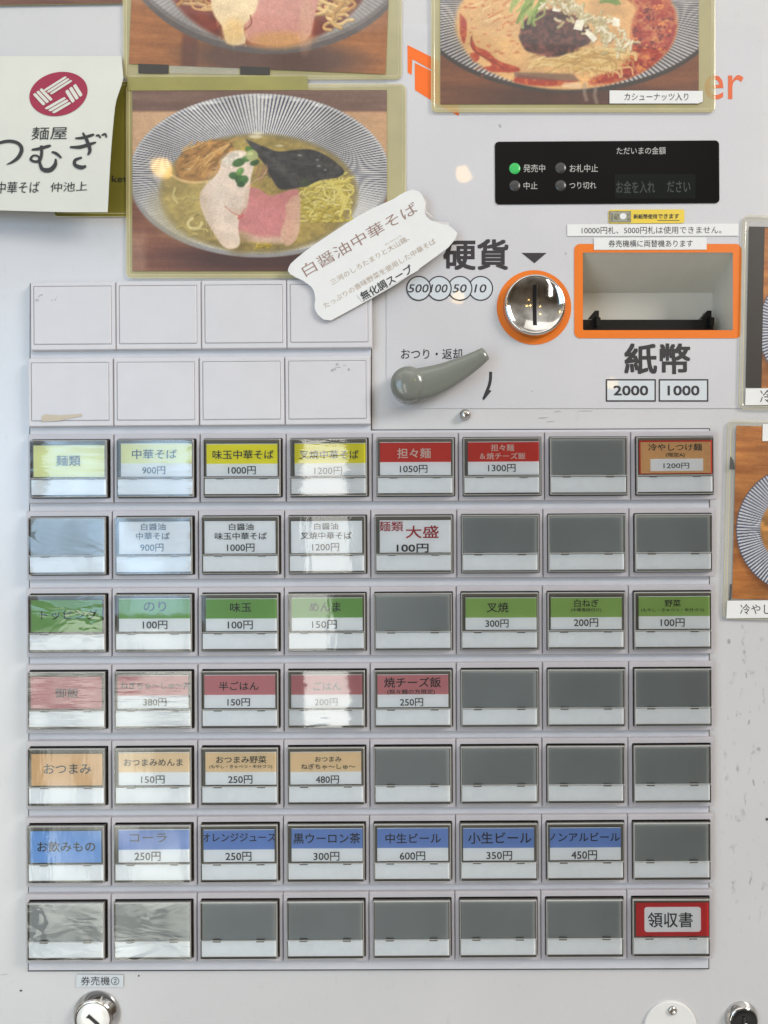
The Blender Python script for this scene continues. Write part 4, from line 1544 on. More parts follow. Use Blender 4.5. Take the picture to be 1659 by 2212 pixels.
    cv.put(cv.polym([(690, 700), (702, 760), (690, 820), (660, 850), (620, 840), (575, 800), (620, 815), (668, 800)], 18) * .55, (204, 172, 150))
    cv.put(ck * np.clip((520 - cv.X + (cv.Y - 700) * .28) / 90, 0, 1) * .38, (190, 164, 138))
    cv.put(ck * np.clip((cv.Y - 930) / 110, 0, 1) * .30, (206, 176, 140))
    for q_ in range(60):
        x, y = ro.uniform(470, 690), ro.uniform(560, 980)
        l_ = ro.uniform(20, 70)
        if ((x - 570) / 130) ** 2 + ((y - 770) / 250) ** 2 < .8:
            cv.stroke([(x, y), (x - l_ * .15, y + l_ * .5), (x - l_ * .1, y + l_)], ro.uniform(2, 5), [(236, 220, 206), (202, 178, 156), (226, 204, 184)][ro.integers(3)], .3)
    cv.stroke([(570, 796), (610, 830), (655, 846), (680, 812)], 5, (182, 104, 92), .75)
    cv.stroke([(650, 850), (646, 866), (672, 846)], 8, (190, 70, 64), .7)
    cv.put(cv.ellm(530, 740, 50, 90, 80, 12) * .4, (236, 220, 204))
    cv.put(cv.ellm(610, 540, 60, 34, 24, 20) * .8, (216, 206, 190))
    cv.shade(cv.ellm(610, 545, 70, 44, 24, 20), .12, cv.noise(12, 10, 41))
    # seaweed
    nr = cv.poly([(684, 430), (740, 455), (800, 478), (865, 500), (950, 492), (1040, 488), (1130, 524), (1222, 600), (1190, 640), (1090, 656), (1010, 690), (880, 705),
                  (832, 650), (790, 570), (740, 510)], (54, 52, 50), 7)
    cv.shade(nr, .28, cv.noise(34, 22, 51))
    cv.shade(nr, .22, cv.noise(9, 9, 52))
    for q_ in range(60):
        x, y = ro.uniform(760, 1180), ro.uniform(490, 680)
        if 0.25 * (x - 760) + 470 < y < 660:
            cv.stroke([(x, y), (x + ro.uniform(10, 40), y + ro.uniform(-14, 14)), (x + ro.uniform(40, 80), y + ro.uniform(-20, 20))], ro.uniform(3, 9), [(78, 76, 72), (40, 38, 38), (92, 90, 86)][ro.integers(3)], .35)
    cv.stroke([(700, 446), (800, 520), (900, 610), (960, 690)], 18, (92, 88, 84), .5, 26)
    cv.stroke([(860, 505), (960, 560), (1090, 560), (1200, 600)], 12, (84, 82, 78), .45, 22)
    cv.put(cv.polym([(790, 600), (860, 610), (930, 690), (880, 705), (830, 650)], 20) * .7, (38, 34, 34))
    for x, y in ((1078, 545), (1085, 578), (980, 520), (1120, 600)):
        cv.ell(x, y, 7, 4, (190, 188, 184), 8, .7)
    # cress leaves and fried shreds
    for (x, y, rx, ry, ro, c) in [(648, 560, 36, 22, 20, (52, 92, 40)), (690, 540, 22, 16, 0, (70, 116, 50)), (622, 632, 28, 20, -10, (46, 88, 42)), (652, 652, 24, 26, 20, (40, 80, 36)), (672, 655, 30, 24, 30, (58, 104, 50)),
                                  (655, 610, 26, 18, 50, (96, 140, 66)), (706, 488, 24, 16, -20, (66, 108, 40)), (735, 560, 26, 16, 20, (44, 78, 34)), (720, 520, 34, 30, 0, (170, 176, 120)),
                                  (660, 680, 22, 14, 0, (38, 74, 38)), (1010, 668, 30, 24, 0, (58, 66, 44))]:
        cv.ell(x, y, rx, ry, c, 8, .92, ro)
        cv.ell(x - rx * .2, y - ry * .3, rx * .4, ry * .3, tuple(min(255, v * 1.4) for v in c), 8, .5, ro)
    for q_ in range(14):
        x, y = r.uniform(740, 800), r.uniform(570, 640)
        cv.stroke([(x, y), (x + r.uniform(-14, 10), y + 24), (x + r.uniform(-30, 0), y + 50)], 5, (158, 116, 86), .7)
    cv.stroke([(700, 690), (740, 655), (775, 640), (800, 600)], 7, (192, 156, 128), .8)
    # glints on the broth
    for x, y, w in ((752, 400, 26), (740, 418, 36), (870, 468, 20), (1040, 440, 9), (372, 594, 8), (518, 590, 7)):
        cv.ell(x, y, w, w * .28, (236, 226, 196), 8, .7)
    cv.shade(one, .04, cv.noise(240, 200, 77))
    # printed picture is a little hazy
    cv.img = cv.img * .95 + np.array((178, 170, 160)) / 255 * .05
    cv.tooth()
    cv.blur(.38)
    cv.img = np.clip(cv.img, 0, 1) ** 1.10
    cv.grain(.035)


picture_pale(cv)
cv.mesh('photo_print', P2, lambda x, y: U(259.2 + .39585 * x, 129.6 + .39585 * y, .0023), inv2)
mb = MB()
flat(mb, [(274, 166), (664, 164), (665, 194.5), (276, 195.5)], .00245, 'pouch_olive')
mb.build('olive_tape', P2, inv2)

# ---------- top photo: red broth bowl, mostly above the picture
P1, inv1 = poster('menu_photo', 'laminated photo of ramen in dark red broth, cut off at the top edge', rr(265.5, -330, 868, 171.5, 12), .0012, .0019, 'pouch', (566, -80))
cv = Canvas(287, -300, 842, 149, 1.5, (150, 92, 52))


def picture_red(cv):
    one = np.ones_like(cv.X)
    cv.wood(one, (176, 116, 66), (142, 88, 48), 160, 9, 3)
    cv.put(np.clip((cv.X - 395) / 10, 0, 1) * np.clip((440 - cv.X) / 10, 0, 1) * np.clip((cv.Y - 60) / 30, 0, 1) * .8, (104, 58, 48))
    cv.put(cv.ellm(600, 124, 190, 44, 24) * .92, (92, 66, 56))
    cv.put(cv.ellm(650, 130, 60, 22, 20) * .5, (72, 42, 32))
    cv.ell(575, -124, 320, 240, (96, 88, 86), 3)
    th = np.arctan2((cv.Y + 130) / 232, (cv.X - 575) / 316)
    m = cv.bowl(575, -130, 314, 232, 190, (158, 152, 148), (92, 90, 96), 3, -.3, np.clip(1 - np.sin(th), .1, 1))
    cv.shade(m, .08, cv.noise(60, 60, 4))
    rim = cv.ellm(575, -130, 314, 232, 3) - cv.ellm(575, -132, 308, 226, 4)
    cv.put(np.clip(rim, 0, 1) * .8, (112, 104, 100))
    for x in range(480, 640, 9):
        cv.ell(x, -132 + 228 * math.sqrt(1 - ((x - 575) / 311) ** 2), 2, 2, (214, 204, 194), 3, .6)
    s_ = cv.ellm(575, -112, 240, 212, 10)
    cv.put(s_, (118, 44, 26))
    cv.put(cv.ellm(590, -110, 190, 190, 30) * .7, (138, 62, 32))
    cv.shade(s_, .22, cv.noise(26, 18, 9))
    Y_ = [(208, 168, 104), (222, 188, 128), (190, 146, 84)]
    cv.noodles((670, -120, 776, 60), 100, 6, Y_, 2, 70, 1.0)
    cv.noodles((380, -60, 480, 30), 22, 6, [(186, 134, 70), (206, 164, 110)], 5, 60, 1.0)
    cv.stroke([(412, -10), (420, 20), (440, 26), (470, 24)], 5, (204, 160, 100), .9)
    pk = cv.poly([(545, -60), (640, -70), (690, -30), (684, 30), (672, 78), (630, 92), (570, 96), (535, 80), (540, 10)], (206, 146, 132), 5)
    cv.put(cv.ellm(610, 85, 66, 18, 14, 4) * .9, (206, 152, 92))
    cv.put(cv.ellm(666, 40, 14, 60, 12) * .6, (216, 170, 140))
    ck = cv.poly([(470, -90), (520, -110), (560, -60), (560, 10), (545, 40), (532, 60), (536, 94), (498, 97), (484, 60), (464, 30), (456, -30)], (228, 204, 164), 5)
    cv.shade(ck, .06, cv.noise(24, 20, 31))
    cv.put(cv.ellm(510, 70, 24, 26, 20) * .6, (222, 178, 104))
    cv.stroke([(545, 34), (548, 52), (534, 66)], 3, (120, 60, 36), .7)
    ro = np.random.default_rng(61)
    for q_ in range(60):
        x, y = ro.uniform(550, 670), ro.uniform(-50, 80)
        l_ = ro.uniform(8, 26)
        cv.stroke([(x, y), (x + l_ * .3, y + l_ * .5), (x + l_ * .35, y + l_)], ro.uniform(1, 2.4), [(222, 170, 154), (190, 126, 112), (214, 156, 140)][ro.integers(3)], .32)
    for q_ in range(40):
        x, y = ro.uniform(475, 545), ro.uniform(-60, 80)
        l_ = ro.uniform(8, 30)
        cv.stroke([(x, y), (x - l_ * .1, y + l_ * .5), (x, y + l_)], ro.uniform(1, 2.4), [(240, 220, 184), (206, 178, 130), (232, 206, 160)][ro.integers(3)], .32)
    nr = cv.poly([(560, -170), (720, -160), (760, -90), (640, -60)], (40, 36, 34), 5)
    cv.shade(one, .04, cv.noise(90, 80, 77))
    cv.img = cv.img * .95 + np.array((178, 160, 140)) / 255 * .05
    cv.tooth()
    cv.blur(.38)
    cv.img = np.clip(cv.img, 0, 1) ** 1.10
    cv.grain(.035)


picture_red(cv)
rm = (562, -74)


def tilt1(x, y):
    (px, py), = rot2([(x, y)], rm[0], rm[1], -2.3)
    return U(px, py, .0022)


cv.mesh('photo_print', P1, tilt1, inv1)
mb = MB()
for x0, x1, ya, yb_ in ((299, 364, 137.5, 158), (519, 583, 143, 160.5)):
    flat(mb, [(x0, ya), (x1, ya + 2.2), (x1, yb_ + 1), (x0, yb_)], .00225, 'dark_band')
flat(mb, [(366, 141), (516, 147), (516, 161), (366, 158)], .00215, 'pouch_clear')
mb.build('backing_tape', P1, inv1)

# ---------- upper right photo: spicy sesame noodles
P3, inv3 = poster('menu_photo', 'laminated photo of red oil noodles with minced meat and a caption sticker', rr(931, -330, 1545, 242.5, 12), .0014, .0021, 'pouch', (1238, -60))
cv = Canvas(214, -600, 1353, 459, 3.2, (128, 76, 44))


def picture_spicy(cv):
    one = np.ones_like(cv.X)
    cv.wood(one, (140, 84, 50), (98, 56, 34), 300, 22, 3)
    cv.put(cv.ellm(760, 430, 440, 66, 60) * .8, (66, 40, 30))
    cv.wood(np.clip((cv.X - 690) / 60, 0, 1) * np.clip((cv.Y - 390) / 10, 0, 1) * .6, (96, 58, 44), (70, 44, 36), 30, 60, 13)
    cv.ell(782, 14, 690, 396, (58, 50, 46), 6)
    th = np.arctan2((cv.Y - 4) / 390, (cv.X - 782) / 684)
    m = cv.bowl(782, 2, 682, 388, 190, (190, 184, 176), (76, 76, 88), 6, .05)
    cv.shade(m, .1, cv.noise(160, 120, 4))
    s_ = cv.ellm(770, 104, 490, 292, 12)
    cv.put(s_, (216, 168, 110))
    cv.put(cv.ellm(640, 100, 330, 220, 130) * .5, (224, 182, 128))
    cv.shade(s_, .08, cv.noise(70, 50, 9))
    red = cv.polym([(990, -160), (1180, -80), (1258, 80), (1240, 200), (1160, 300), (1040, 350), (900, 372), (880, 352), (1000, 300), (1050, 240), (1060, 120), (1080, 30), (1010, -40)], 26)
    n1 = .5 * cv.noise(38, 30, 11) + .3 * cv.noise(17, 13, 111) + .2 * cv.noise(9, 8, 112)
    cv.put(red * s_ * np.clip(.65 + (n1 - .4) * 2, .2, 1), (158, 42, 24))
    cv.put(red * s_ * np.clip((cv.noise(22, 16, 12) * .6 + cv.noise(9, 7, 121) * .4 - .58) * 5, 0, 1), (206, 128, 62))
    cv.put(red * s_ * np.clip((cv.noise(26, 18, 14) * .6 + cv.noise(10, 8, 141) * .4 - .6) * 6, 0, 1), (112, 24, 16))
    for pts in ([(352, 165), (372, 205), (420, 225), (470, 268), (560, 300), (545, 318), (440, 318), (388, 325), (380, 300), (440, 288), (400, 250), (352, 215)],
                [(345, 235), (378, 232), (384, 262), (350, 274)], [(300, 60), (330, 100), (320, 190), (302, 150)], [(560, 330), (740, 352), (820, 358), (700, 380), (540, 366)],
                [(900, 350), (960, 318), (1010, 330), (960, 366)]):
        mm = cv.polym(pts, 9) * s_
        cv.put(mm * .92, (166, 50, 28))
        cv.put(mm * np.clip((cv.noise(18, 14, 15) - .55) * 4, 0, 1) * .7, (206, 110, 60))
    cv.stroke([(352, 160), (350, 200), (385, 240), (430, 262), (490, 300)], 6, (120, 40, 24), .8)
    r = np.random.default_rng(8)
    for q_ in range(50):
        x, y = r.uniform(320, 560), r.uniform(-40, 340)
        cv.ell(x, y, r.uniform(3, 11), r.uniform(2, 6), (184, 88, 48), 6, .6)
    for q_ in range(24):
        x, y = r.uniform(340, 540), r.uniform(-60, 130)
        cv.stroke([(x, y), (x + r.uniform(20, 70), y - r.uniform(8, 40))], r.uniform(5, 9), [(230, 196, 140), (200, 120, 66), (238, 212, 164)][r.integers(3)], .65)
    # pale noodles at the front
    for q_ in range(70):
        x, y = r.uniform(690, 980), r.uniform(225, 330)
        cv.stroke([(x - 90, y + r.uniform(-6, 16)), (x - 30, y - r.uniform(10, 24)), (x + 40, y - r.uniform(5, 30)), (x + 90, y + r.uniform(-30, 10)), (x + 100, y + r.uniform(0, 40))], 8,
                  [(222, 190, 128), (206, 170, 104), (232, 206, 150), (188, 148, 86)][r.integers(4)], .8)
    # minced meat
    mt = cv.poly([(560, 160), (585, 90), (650, 50), (720, 38), (790, 60), (840, 90), (880, 140), (870, 190), (800, 220), (720, 252), (640, 240), (585, 215)], (88, 50, 44), 12)
    cv.shade(mt, .45, cv.noise(26, 20, 21))
    cv.shade(mt, .35, cv.noise(11, 10, 22))
    for q_ in range(110):
        x, y = r.uniform(570, 870), r.uniform(60, 240)
        if ((x - 722) / 150) ** 2 + ((y - 148) / 92) ** 2 < 1:
            cv.ell(x, y, r.uniform(6, 15), r.uniform(5, 11), [(116, 70, 58), (64, 36, 34), (96, 52, 44), (54, 34, 32)][r.integers(4)], 8, .55, r.uniform(0, 90))
    # greens
    for q_ in range(26):
        x, y = r.uniform(560, 690), r.uniform(-60, 50)
        cv.stroke([(x, y), (x - r.uniform(0, 40), y + 30), (x - r.uniform(20, 60), y + r.uniform(50, 80))], r.uniform(6, 15), [(132, 158, 74), (104, 136, 56), (160, 180, 100)][r.integers(3)], .8)
    for q_ in range(10):
        cv.stroke([(r.uniform(900, 990), r.uniform(-40, 10)), (r.uniform(940, 1020), r.uniform(-10, 20))], 14, (112, 140, 66), .8)
    # chopped leek
    for q_ in range(150):
        t = r.uniform(0, 1)
        x, y = 700 + 330 * t + r.normal(0, 34), -20 + 240 * t ** 1.2 + r.normal(0, 26)
        a = r.uniform(0, 180)
        l, w = r.uniform(14, 40), r.uniform(7, 14)
        c = [(222, 212, 178), (206, 196, 152), (236, 228, 200), (190, 178, 130)][r.integers(4)]
        ca, sa = math.cos(math.radians(a)), math.sin(math.radians(a))
        cv.stroke([(x - ca * l / 2 + 2, y - sa * l / 2 + 5), (x + ca * l / 2 + 2, y + sa * l / 2 + 5)], w, (150, 118, 76), .45)
        cv.stroke([(x - ca * l / 2, y - sa * l / 2), (x, y + r.uniform(-5, 5)), (x + ca * l / 2, y + sa * l / 2)], w, c, .85)
    for pts in ([(812, 88), (850, 86), (838, 136), (800, 128)], [(975, 74), (1006, 84), (1004, 120), (972, 112)], [(860, 128), (905, 170), (890, 188), (852, 150)], [(710, 34), (745, 40), (738, 54), (706, 48)]):
        cv.poly(pts, (240, 234, 212), 5, smooth=False)
    # table reflection on the pouch front
    cv.put(cv.polym([(540, 318), (800, 326), (830, 358), (640, 352), (540, 340)], 12, False) * .75, (112, 84, 72))
    cv.put(cv.polym([(760, 362), (826, 366), (830, 390), (752, 384)], 8) * .7, (226, 196, 160))
    for x, y0_, y1_ in ((852, 372, 440), (898, 392, 455)):
        cv.stroke([(x, y0_), (x - 3, (y0_ + y1_) / 2), (x + 6, y1_)], 15, (168, 150, 136), .6, 12)
    cv.shade(one, .04, cv.noise(240, 200, 77))
    cv.img = cv.img * .95 + np.array((178, 166, 150)) / 255 * .05
    cv.tooth()
    cv.blur(.38)
    cv.img = np.clip(cv.img, 0, 1) ** 1.10
    cv.grain(.035)


picture_spicy(cv)
cv.mesh('photo_print', P3, lambda x, y: U(846.8 + .4896 * x, .4896 * y, .0024), inv3)
mb = MB()
slab(mb, [(1316.8, 195), (1518, 196), (1518.5, 219.5), (1508, 223.5), (1316.8, 223.5)], .0023, .0028, 'paper', bev=.4)
text(mb, 'カシューナッツ入り', 1418, 209, 138, 16.5, .00295, 'ink', shear=.06)
mb.build('caption_sticker', P3, inv3)

# ---------- two photos at the right edge
P4, inv4 = poster('menu_photo', 'clear laminated photo with a dark side band, right of the banknote slot', rr(1600, 470, 2090, 889, 14, rot=-1.2), .0012, .0020, 'pouch_clear', (1840, 680))
mb = MB()
flat(mb, rot2([(1614, 494), (2076, 494), (2076, 842), (1614, 842)], 1845, 680, -1.2), .0022, 'dark_band')
mb.build('dark_backing', P4, inv4)


def picture_striped(cv, bx, by, R, seed):
    one = np.ones_like(cv.X)
    cv.wood(one, (186, 128, 70), (140, 84, 40), 70, 10, seed)
    cv.shade(one, .1, cv.noise(70, 45, seed + 3))
    cv.put(cv.ellm(bx + 3, by + 8, R * 1.03, R * 1.03, 12) * .5, (90, 50, 26))
    cv.ell(bx, by, R, R, (70, 76, 98), 2)
    m = cv.bowl(bx, by, R - 1.5, R - 1.5, 120, (206, 206, 208), (60, 66, 92), 2, .0)
    cv.ell(bx, by, R * .62, R * .58, (176, 126, 70), 4)
    cv.shade(cv.ellm(bx, by, R * .62, R * .58, 4), .3, cv.noise(14, 10, seed + 5))
    cv.noodles((bx - R * .45, by - R * .3, bx + R * .4, by + R * .35), 60, 5, [(214, 178, 116), (196, 150, 88)], seed + 6, 60)
    cv.ell(bx + 10, by - 12, 22, 16, (206, 160, 140), 4)
    cv.ell(bx - 20, by + 10, 16, 10, (90, 120, 56), 4)
    cv.tooth()
    cv.blur(.38)
    cv.img = np.clip(cv.img, 0, 1) ** 1.10
    cv.grain(.035)


cv = Canvas(1648, 496, 2070, 842, 1.5, (150, 90, 50))
picture_striped(cv, 1772, 712, 134, 40)


def tilt4(x, y):
    (px, py), = rot2([(x, y)], 1845, 680, -1.2)
    return U(px, py, .0023)


cv.mesh('photo_print', P4, tilt4, inv4)
mb = MB()
slab(mb, [(1611, 839), (2010, 834), (2011, 872), (1610, 875.5)], .0022, .0027, 'paper', bev=.4)
text(mb, '冷やしつけ麺', 1722, 856, 160, 28, .0028, 'ink')
mb.build('caption_sticker', P4, inv4)

P5, inv5 = poster('menu_photo', 'clear laminated photo of a striped bowl on wood, right of the noodle buttons', rr(1567, 913, 2050, 1343, 14, rot=-1.4), .0012, .0020, 'pouch_clear', (1808, 1128))
cv = Canvas(1586, 925, 2034, 1299, 1.5, (150, 90, 50))
picture_striped(cv, 1729, 1146, 138, 60)


def tilt5(x, y):
    (px, py), = rot2([(x, y)], 1810, 1112, -1.4)
    return U(px, py, .0023)


cv.mesh('photo_print', P5, tilt5, inv5)
mb = MB()
slab(mb, [(1571, 1298), (1990, 1293), (1990, 1331), (1569, 1336)], .0022, .0027, 'paper', bev=.4)
text(mb, '冷やしつけ麺', 1668, 1316, 138, 22, .0028, 'ink')
mb.build('caption_sticker', P5, inv5)
mb = MB()
slab(mb, [(1648, 916), (1990, 912), (1990, 950), (1647, 953)], .0022, .0027, 'paper', bev=.4)
mb.build('caption_sticker', P5, inv5)
mb = MB()
flat(mb, [(1578, 985), (1585, 996), (1588, 1014), (1576, 1013)], .0024, 'dirt')
mb.build('dark_fleck', P5, inv5)
mb = MB()
flat(mb, [(1577, 1262), (1581, 1262), (1579, 1296), (1575, 1296)], .0024, 'dirt')
mb.build('dark_fleck', P5, inv5)

# ---------- dark photo edge at the very top left
L0 = U(110, -90, 0)
P6 = empty('menu_photo', L0)
tag(P6, 'dark brown laminated photo edge at the top left corner above the cream flyer', 'menu photo', 'laminated menu photos on the machine')
mb = MB()
slab(mb, [(-260, -260), (266, -268), (266, 7.5), (-260, 15)], .0010, .0016, 'pouch', bev=.8)
mb.build('laminate_pouch', P6, off(L0))
cv = Canvas(-258, -255, 264, 10, 2.5, (104, 62, 44))
cv.wood(np.ones_like(cv.X), (118, 72, 50), (84, 48, 36), 90, 12, 90)
cv.ell(0, -120, 150, 90, (170, 166, 160), 4)
cv.ell(0, -118, 110, 60, (150, 90, 50), 4)
cv.grain()


def tilt6(x, y):
    (px, py), = rot2([(x, y)], 0, 8, .8)
    return U(px, py, .0018)


cv.mesh('photo_print', P6, tilt6, off(L0))

# ---------- olive pouch behind the flyer
L0 = U(200, 330, 0)
P7 = empty('laminated_sheet', L0)
tag(P7, 'dark olive laminated sheet sticking out behind the cream shop flyer', 'laminated sheet')
mb = MB()
pouch(mb, rr(117, 176, 284, 468, 8), .0005, .0010, 'pouch_dark')
text(mb, 'ket', 258, 386, 32, 14, .0012, 'ink')
mb.build('olive_pouch', P7, off(L0))

# ================================================================= flyer of the shop
L0 = U(120, 121, 0)
fl = empty('shop_flyer', L0)
tag(fl, 'cream paper shop flyer with a crimson woven emblem and brush lettering, hanging loose', 'flyer')
FP = {(0, 0): Vector(U(-190, 121.5, .0030)), (1, 0): Vector(U(262, 121, .0030)), (0, 1): Vector(U(-190, 452, .013)), (1, 1): Vector(U(235, 459, .019))}


def fly(x, y, lift_=0.0):
    """picture point to a point of the flyer's sheet"""
    t = (y - 121) / (455.0 - 121)
    wr = 262 + (235 - 262) * t
    s_ = (x + 190) / (wr + 190)
    p = FP[0, 0].lerp(FP[1, 0], s_).lerp(FP[0, 1].lerp(FP[1, 1], s_), t)
    bow = .0035 * math.sin(math.pi * min(max(t, 0), 1)) + .0022 * max(0, s_ - .8) / .2 * max(0, t - .1)
    return (p.x, p.y - bow - lift_, p.z)


mb = MB()
nx_, ny_ = 26, 20
vs = []
for j in range(ny_ + 1):
    t = j / ny_
    y = 121 + 334 * t
    wr = 262 + (235 - 262) * t + 20 * max(0, 1 - abs(t - .16) / .16) * .55
    for i in range(nx_ + 1):
        x = -190 + (wr + 190) * i / nx_
        vs.append(fly(x, y + 4 * t * (i / nx_ - .6)))
fs = [(j * (nx_ + 1) + i, (j + 1) * (nx_ + 1) + i, (j + 1) * (nx_ + 1) + i + 1, j * (nx_ + 1) + i + 1) for j in range(ny_) for i in range(nx_)]
mb.add(vs, fs, 'flyer', True)
nb = len(vs)
mb.add([(p[0], p[1] + .0003, p[2]) for p in vs], [f[::-1] for f in fs], 'flyer', True)
mb.build('paper_sheet', fl, off(L0))
mb = MB()


def fpoly(mb, pts, mat, lf=.0003):
    pts = ccw(pts)
    n = len(pts)
    cx = sum(p[0] for p in pts) / n
    cy = sum(p[1] for p in pts) / n
    mb.add([fly(x, y, lf) for x, y in pts] + [fly(cx, cy, lf)], [(i, (i + 1) % n, n) for i in range(n)], mat)


fpoly(mb, circ(130.5, 208, 63, 49, 48, 14), 'crimson')
c1 = lambda x, y: (x * .36457, y * .36457)
# four woven groups of three pale bands each
for pts, cnt in (([(268, 548), (392, 462), (442, 496), (322, 580)], 3), ([(395, 560), (462, 508), (506, 578), (440, 632)], 3),
                 ([(438, 634), (340, 694), (276, 660), (392, 590)], 3), ([(330, 606), (268, 648), (206, 580), (262, 536)], 3)):
    p = [c1(*q_) for q_ in pts]
    hor = pts[0] in ((268, 548), (438, 634))
    for b_ in range(cnt):
        a0, a1 = (b_ + .10) / cnt, (b_ + .86) / cnt
        lerp = lambda u, v, t: (u[0] + (v[0] - u[0]) * t, u[1] + (v[1] - u[1]) * t)
        if hor:
            ends = (lerp(p[0], p[3], a0), lerp(p[1], p[2], a0), lerp(p[1], p[2], a1), lerp(p[0], p[3], a1))
        else:
            ends = (lerp(p[0], p[1], a0), lerp(p[3], p[2], a0), lerp(p[3], p[2], a1), lerp(p[0], p[1], a1))
        mid = []
        for i in range(4):
            u, v = ends[i], ends[(i + 1) % 4]
            mid += [lerp(u, v, .12), lerp(u, v, .5), lerp(u, v, .88)]
        fpoly(mb, mid, 'flyer', .0006)
mb.build('woven_emblem', fl, off(L0))
mb = MB()
text(mb, '麺屋', 113, 294.5, 76, 27, 0, 'ink', rot=1.5, shear=.12, at=lambda x, y: fly(x, y, .0004))


def brush(pts, ws):
    q_ = spline([(c1(x, y)[0], c1(x, y)[1], w * .36457) for (x, y), w in zip(pts, [v * 1.22 for v in ws])], 7)
    n = len(q_)
    L_, R_ = [], []
    for i in range(n):
        a, b = q_[max(i - 1, 0)], q_[min(i + 1, n - 1)]
        dx, dy = b[0] - a[0], b[1] - a[1]
        l = math.hypot(dx, dy) or 1
        L_.append((q_[i][0] + dy / l * q_[i][2] / 2, q_[i][1] - dx / l * q_[i][2] / 2))
        R_.append((q_[i][0] - dy / l * q_[i][2] / 2, q_[i][1] + dx / l * q_[i][2] / 2))
    vs_ = [fly(x, y, .0005) for x, y in L_ + R_]
    mb.add(vs_, [(i, n + i, n + i + 1, i + 1) for i in range(n - 1)], 'ink')


# つ
brush([(-60, 905), (0, 872), (70, 856), (125, 868), (146, 902), (128, 945), (90, 975), (55, 990)], [10, 13, 15, 16, 18, 17, 11, 3])
# む
brush([(205, 905), (250, 898), (300, 884), (318, 880)], [9, 14, 13, 7])
brush([(262, 880), (262, 930), (250, 965), (222, 972), (198, 960), (214, 938), (245, 945), (252, 985), (268, 1016), (310, 1018), (340, 990), (345, 955)], [14, 14, 14, 12, 12, 9, 10, 14, 19, 21, 18, 8])
brush([(322, 916), (350, 926), (378, 950)], [8, 14, 10])
# ぎ
brush([(462, 838), (510, 834), (560, 820), (575, 816)], [8, 13, 12, 6])
brush([(430, 888), (490, 888), (550, 872), (585, 862)], [9, 16, 14, 7])
brush([(506, 806), (530, 850), (548, 905), (535, 935)], [9, 16, 17, 8])
brush([(500, 948), (460, 962), (458, 990), (495, 1004), (524, 996)], [9, 14, 17, 19, 10])
brush([(585, 825), (600, 822), (612, 838)], [8, 10, 7])
brush([(618, 822), (640, 815), (646, 836)], [7, 10, 6])
text(mb, '中華そば', 43, 407.5, 92, 24, 0, 'ink', rot=1.5, shear=.15, at=lambda x, y: fly(x, y, .0004))
text(mb, '仲池上', 152.5, 405, 80, 19, 0, 'ink', rot=2, shear=.15, at=lambda x, y: fly(x, y, .0004))
mb.build('brush_lettering', fl, off(L0))

# ================================================================= cut-out paper label
def c4(x, y):
    return (604.9 + .28126 * x, 397.5 + .28126 * y)


L0 = U(805, 550, 0)
tkt = empty('dish_label', L0)
tag(tkt, 'white cut-out paper label in ticket shape, tilted across the middle photo', 'paper label')
ol = off(L0)
HT = .0098
OUT = [(60, 665), (66, 640), (80, 613), (120, 575), (200, 510), (300, 440), (410, 366), (520, 295), (610, 240), (700, 190), (870, 115), (920, 82), (965, 58), (1020, 42), (1065, 55), (1088, 78), (1104, 108), (1115, 150),
       (1112, 210), (1118, 235), (1130, 255), (1155, 276), (1190, 290), (1240, 305), (1290, 315), (1330, 342), (1362, 375), (1356, 400), (1345, 425), (1290, 490), (1180, 570), (1070, 650), (900, 765), (800, 823), (700, 880), (500, 990), (392, 1048), (335, 1042),
       (290, 1005), (268, 965), (264, 930), (270, 890), (265, 840), (254, 812), (240, 790), (210, 766), (180, 745), (120, 716), (75, 690)]
mb = MB()
slab(mb, [c4(*p) for p in OUT], HT - .0005, HT, 'paper', bev=.3)
HL = HT + .00012
text(mb, '白醤油中華そば', *c4(612, 423), 282, 27, HL, 'brown_ink', rot=30.0, bold=0)
text(mb, '三河のしろたまりと大山鶏、', *c4(690, 585), 194, 12.5, HL, 'tan_ink', rot=30.3)
text(mb, 'だいせんどり', *c4(868, 432), 40, 4.6, HL, 'tan_ink', rot=30)
text(mb, 'たっぷりの香味野菜を使用した中華そば', *c4(765, 686), 279, 13, HL, 'tan_ink', rot=30.6)
mb.build('paper_tag', tkt, ol)
mb = MB()
slab(mb, [c4(590, 850), c4(1032, 600), c4(1068, 660), c4(632, 905)], HT + .0001, HT + .0004, 'paper', bev=.2)
text(mb, '無化調スープ', *c4(818, 757), 126, 20, HT + .00055, 'ink', rot=30, shear=0, bold=.012)
st = mb.build('black_print_sticker', tkt, ol)
mb = MB()
flat(mb, [c4(1106, 110), c4(1124, 130), (c4(1124, 205)), c4(1180, 255), c4(1175, 262), c4(1110, 214)], HT - .0004, 'clear_tape')
flat(mb, [c4(1180, 285), c4(1296, 300), c4(1300, 316), c4(1190, 292)], HT - .0004, 'clear_tape')
mb.build('clear_tape', tkt, ol)

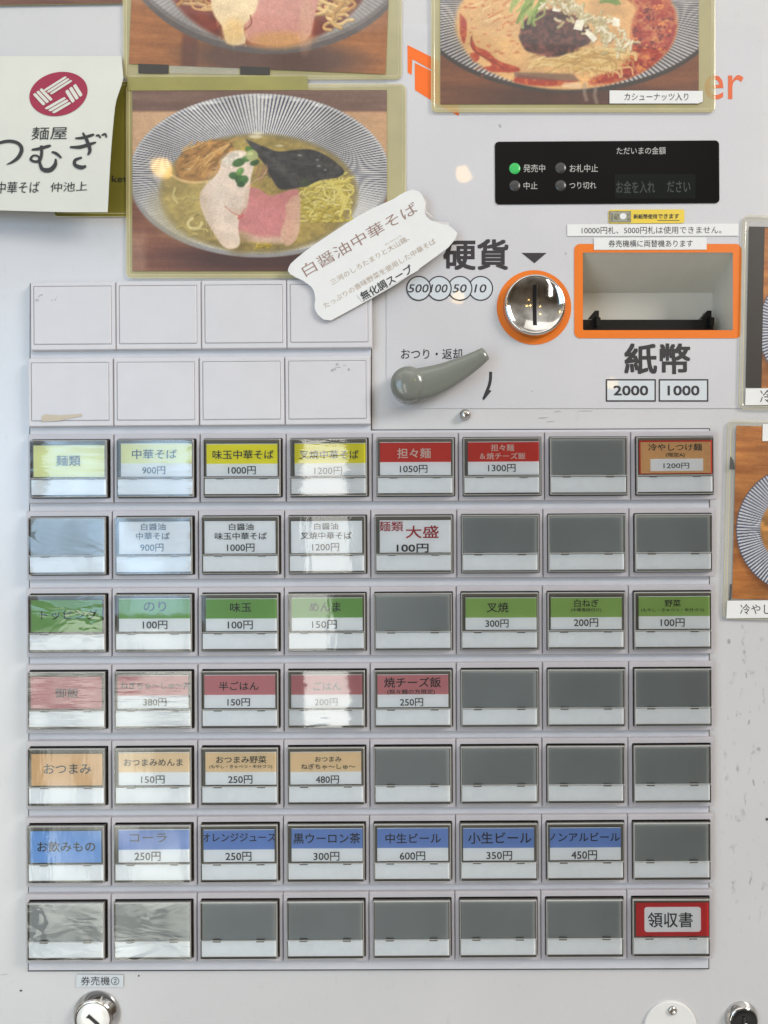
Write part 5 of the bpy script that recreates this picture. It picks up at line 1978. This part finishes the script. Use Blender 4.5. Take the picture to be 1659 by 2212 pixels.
# ================================================================= stickers near the banknote slot and below
def sticker(name, label, pts, h, fill, centre, lines, extra=None):
    L0 = U(*centre, 0)
    mb = MB()
    slab(mb, pts, HC - .0001, h, fill, bev=.3)
    for (s, x, y, w, hh, ink, b, sh) in lines:
        text(mb, s, x, y, w, hh, h + .0001, ink, bold=b, shear=sh, rot=.2)
    if extra:
        extra(mb, h + .0001)
    o = mb.build(name, None, off(L0))
    o.location = L0
    return tag(o, label, 'sticker')


def note(mb, h):
    bar(mb, 1316, 456, 1363, 480.5, h, 'note_grey')
    bar(mb, 1318, 457.8, 1361, 478.7, h + .00006, 'note_pale')
    flat(mb, circ(1346, 467, 7, 6.5), h + .00012, 'paper')
    flat(mb, circ(1332, 468, 6, 7.5), h + .00012, 'note_grey')
    bar(mb, 1355, 460, 1360, 476, h + .00012, 'note_grey')
    bar(mb, 1320, 461, 1324, 476, h + .00014, 'note_grey')
    bar(mb, 1420, 475.5, 1468, 476.7, h, 'ink')


sticker('notice_sticker', 'small yellow sticker with a banknote picture, below the black display', rr(1314.5, 452.3, 1478.8, 482.3, 5, rot=.3), .0010, 'notice', (1396, 467),
        [('新紙幣使用', 1394, 467.5, 51, 10.5, 'ink', .02, 0), ('できます', 1444, 467, 46, 10.5, 'ink', .02, .08)], note)
sticker('notice_sticker', 'long white strip about unusable 10000 yen notes, above the banknote slot', [(1225, 484.5), (1595.6, 483), (1595.3, 509.5), (1225.5, 510)], .0011, 'paper', (1410, 497),
        [('10000円札、5000円札は使用できません。', 1407.5, 497, 302, 16, 'ink', 0, 0)])
sticker('notice_sticker', 'shorter white strip overlapping the top of the orange border', [(1283, 513.5), (1526.6, 512.6), (1526.4, 539.2), (1283, 539.8)], .0012, 'paper', (1405, 526),
        [('券売機横に両替機あります', 1405.5, 526, 182, 15.5, 'ink', .002, 0)])
sticker('notice_sticker', 'tiny pale sticker with four black characters above the large key lock', [(165.5, 2105.5), (266.7, 2106.5), (266.4, 2132.8), (164.5, 2132)], .0010, 'value', (215, 2119),
        [('券売機②', 216, 2119, 83, 19.5, 'ink', .004, 0)])
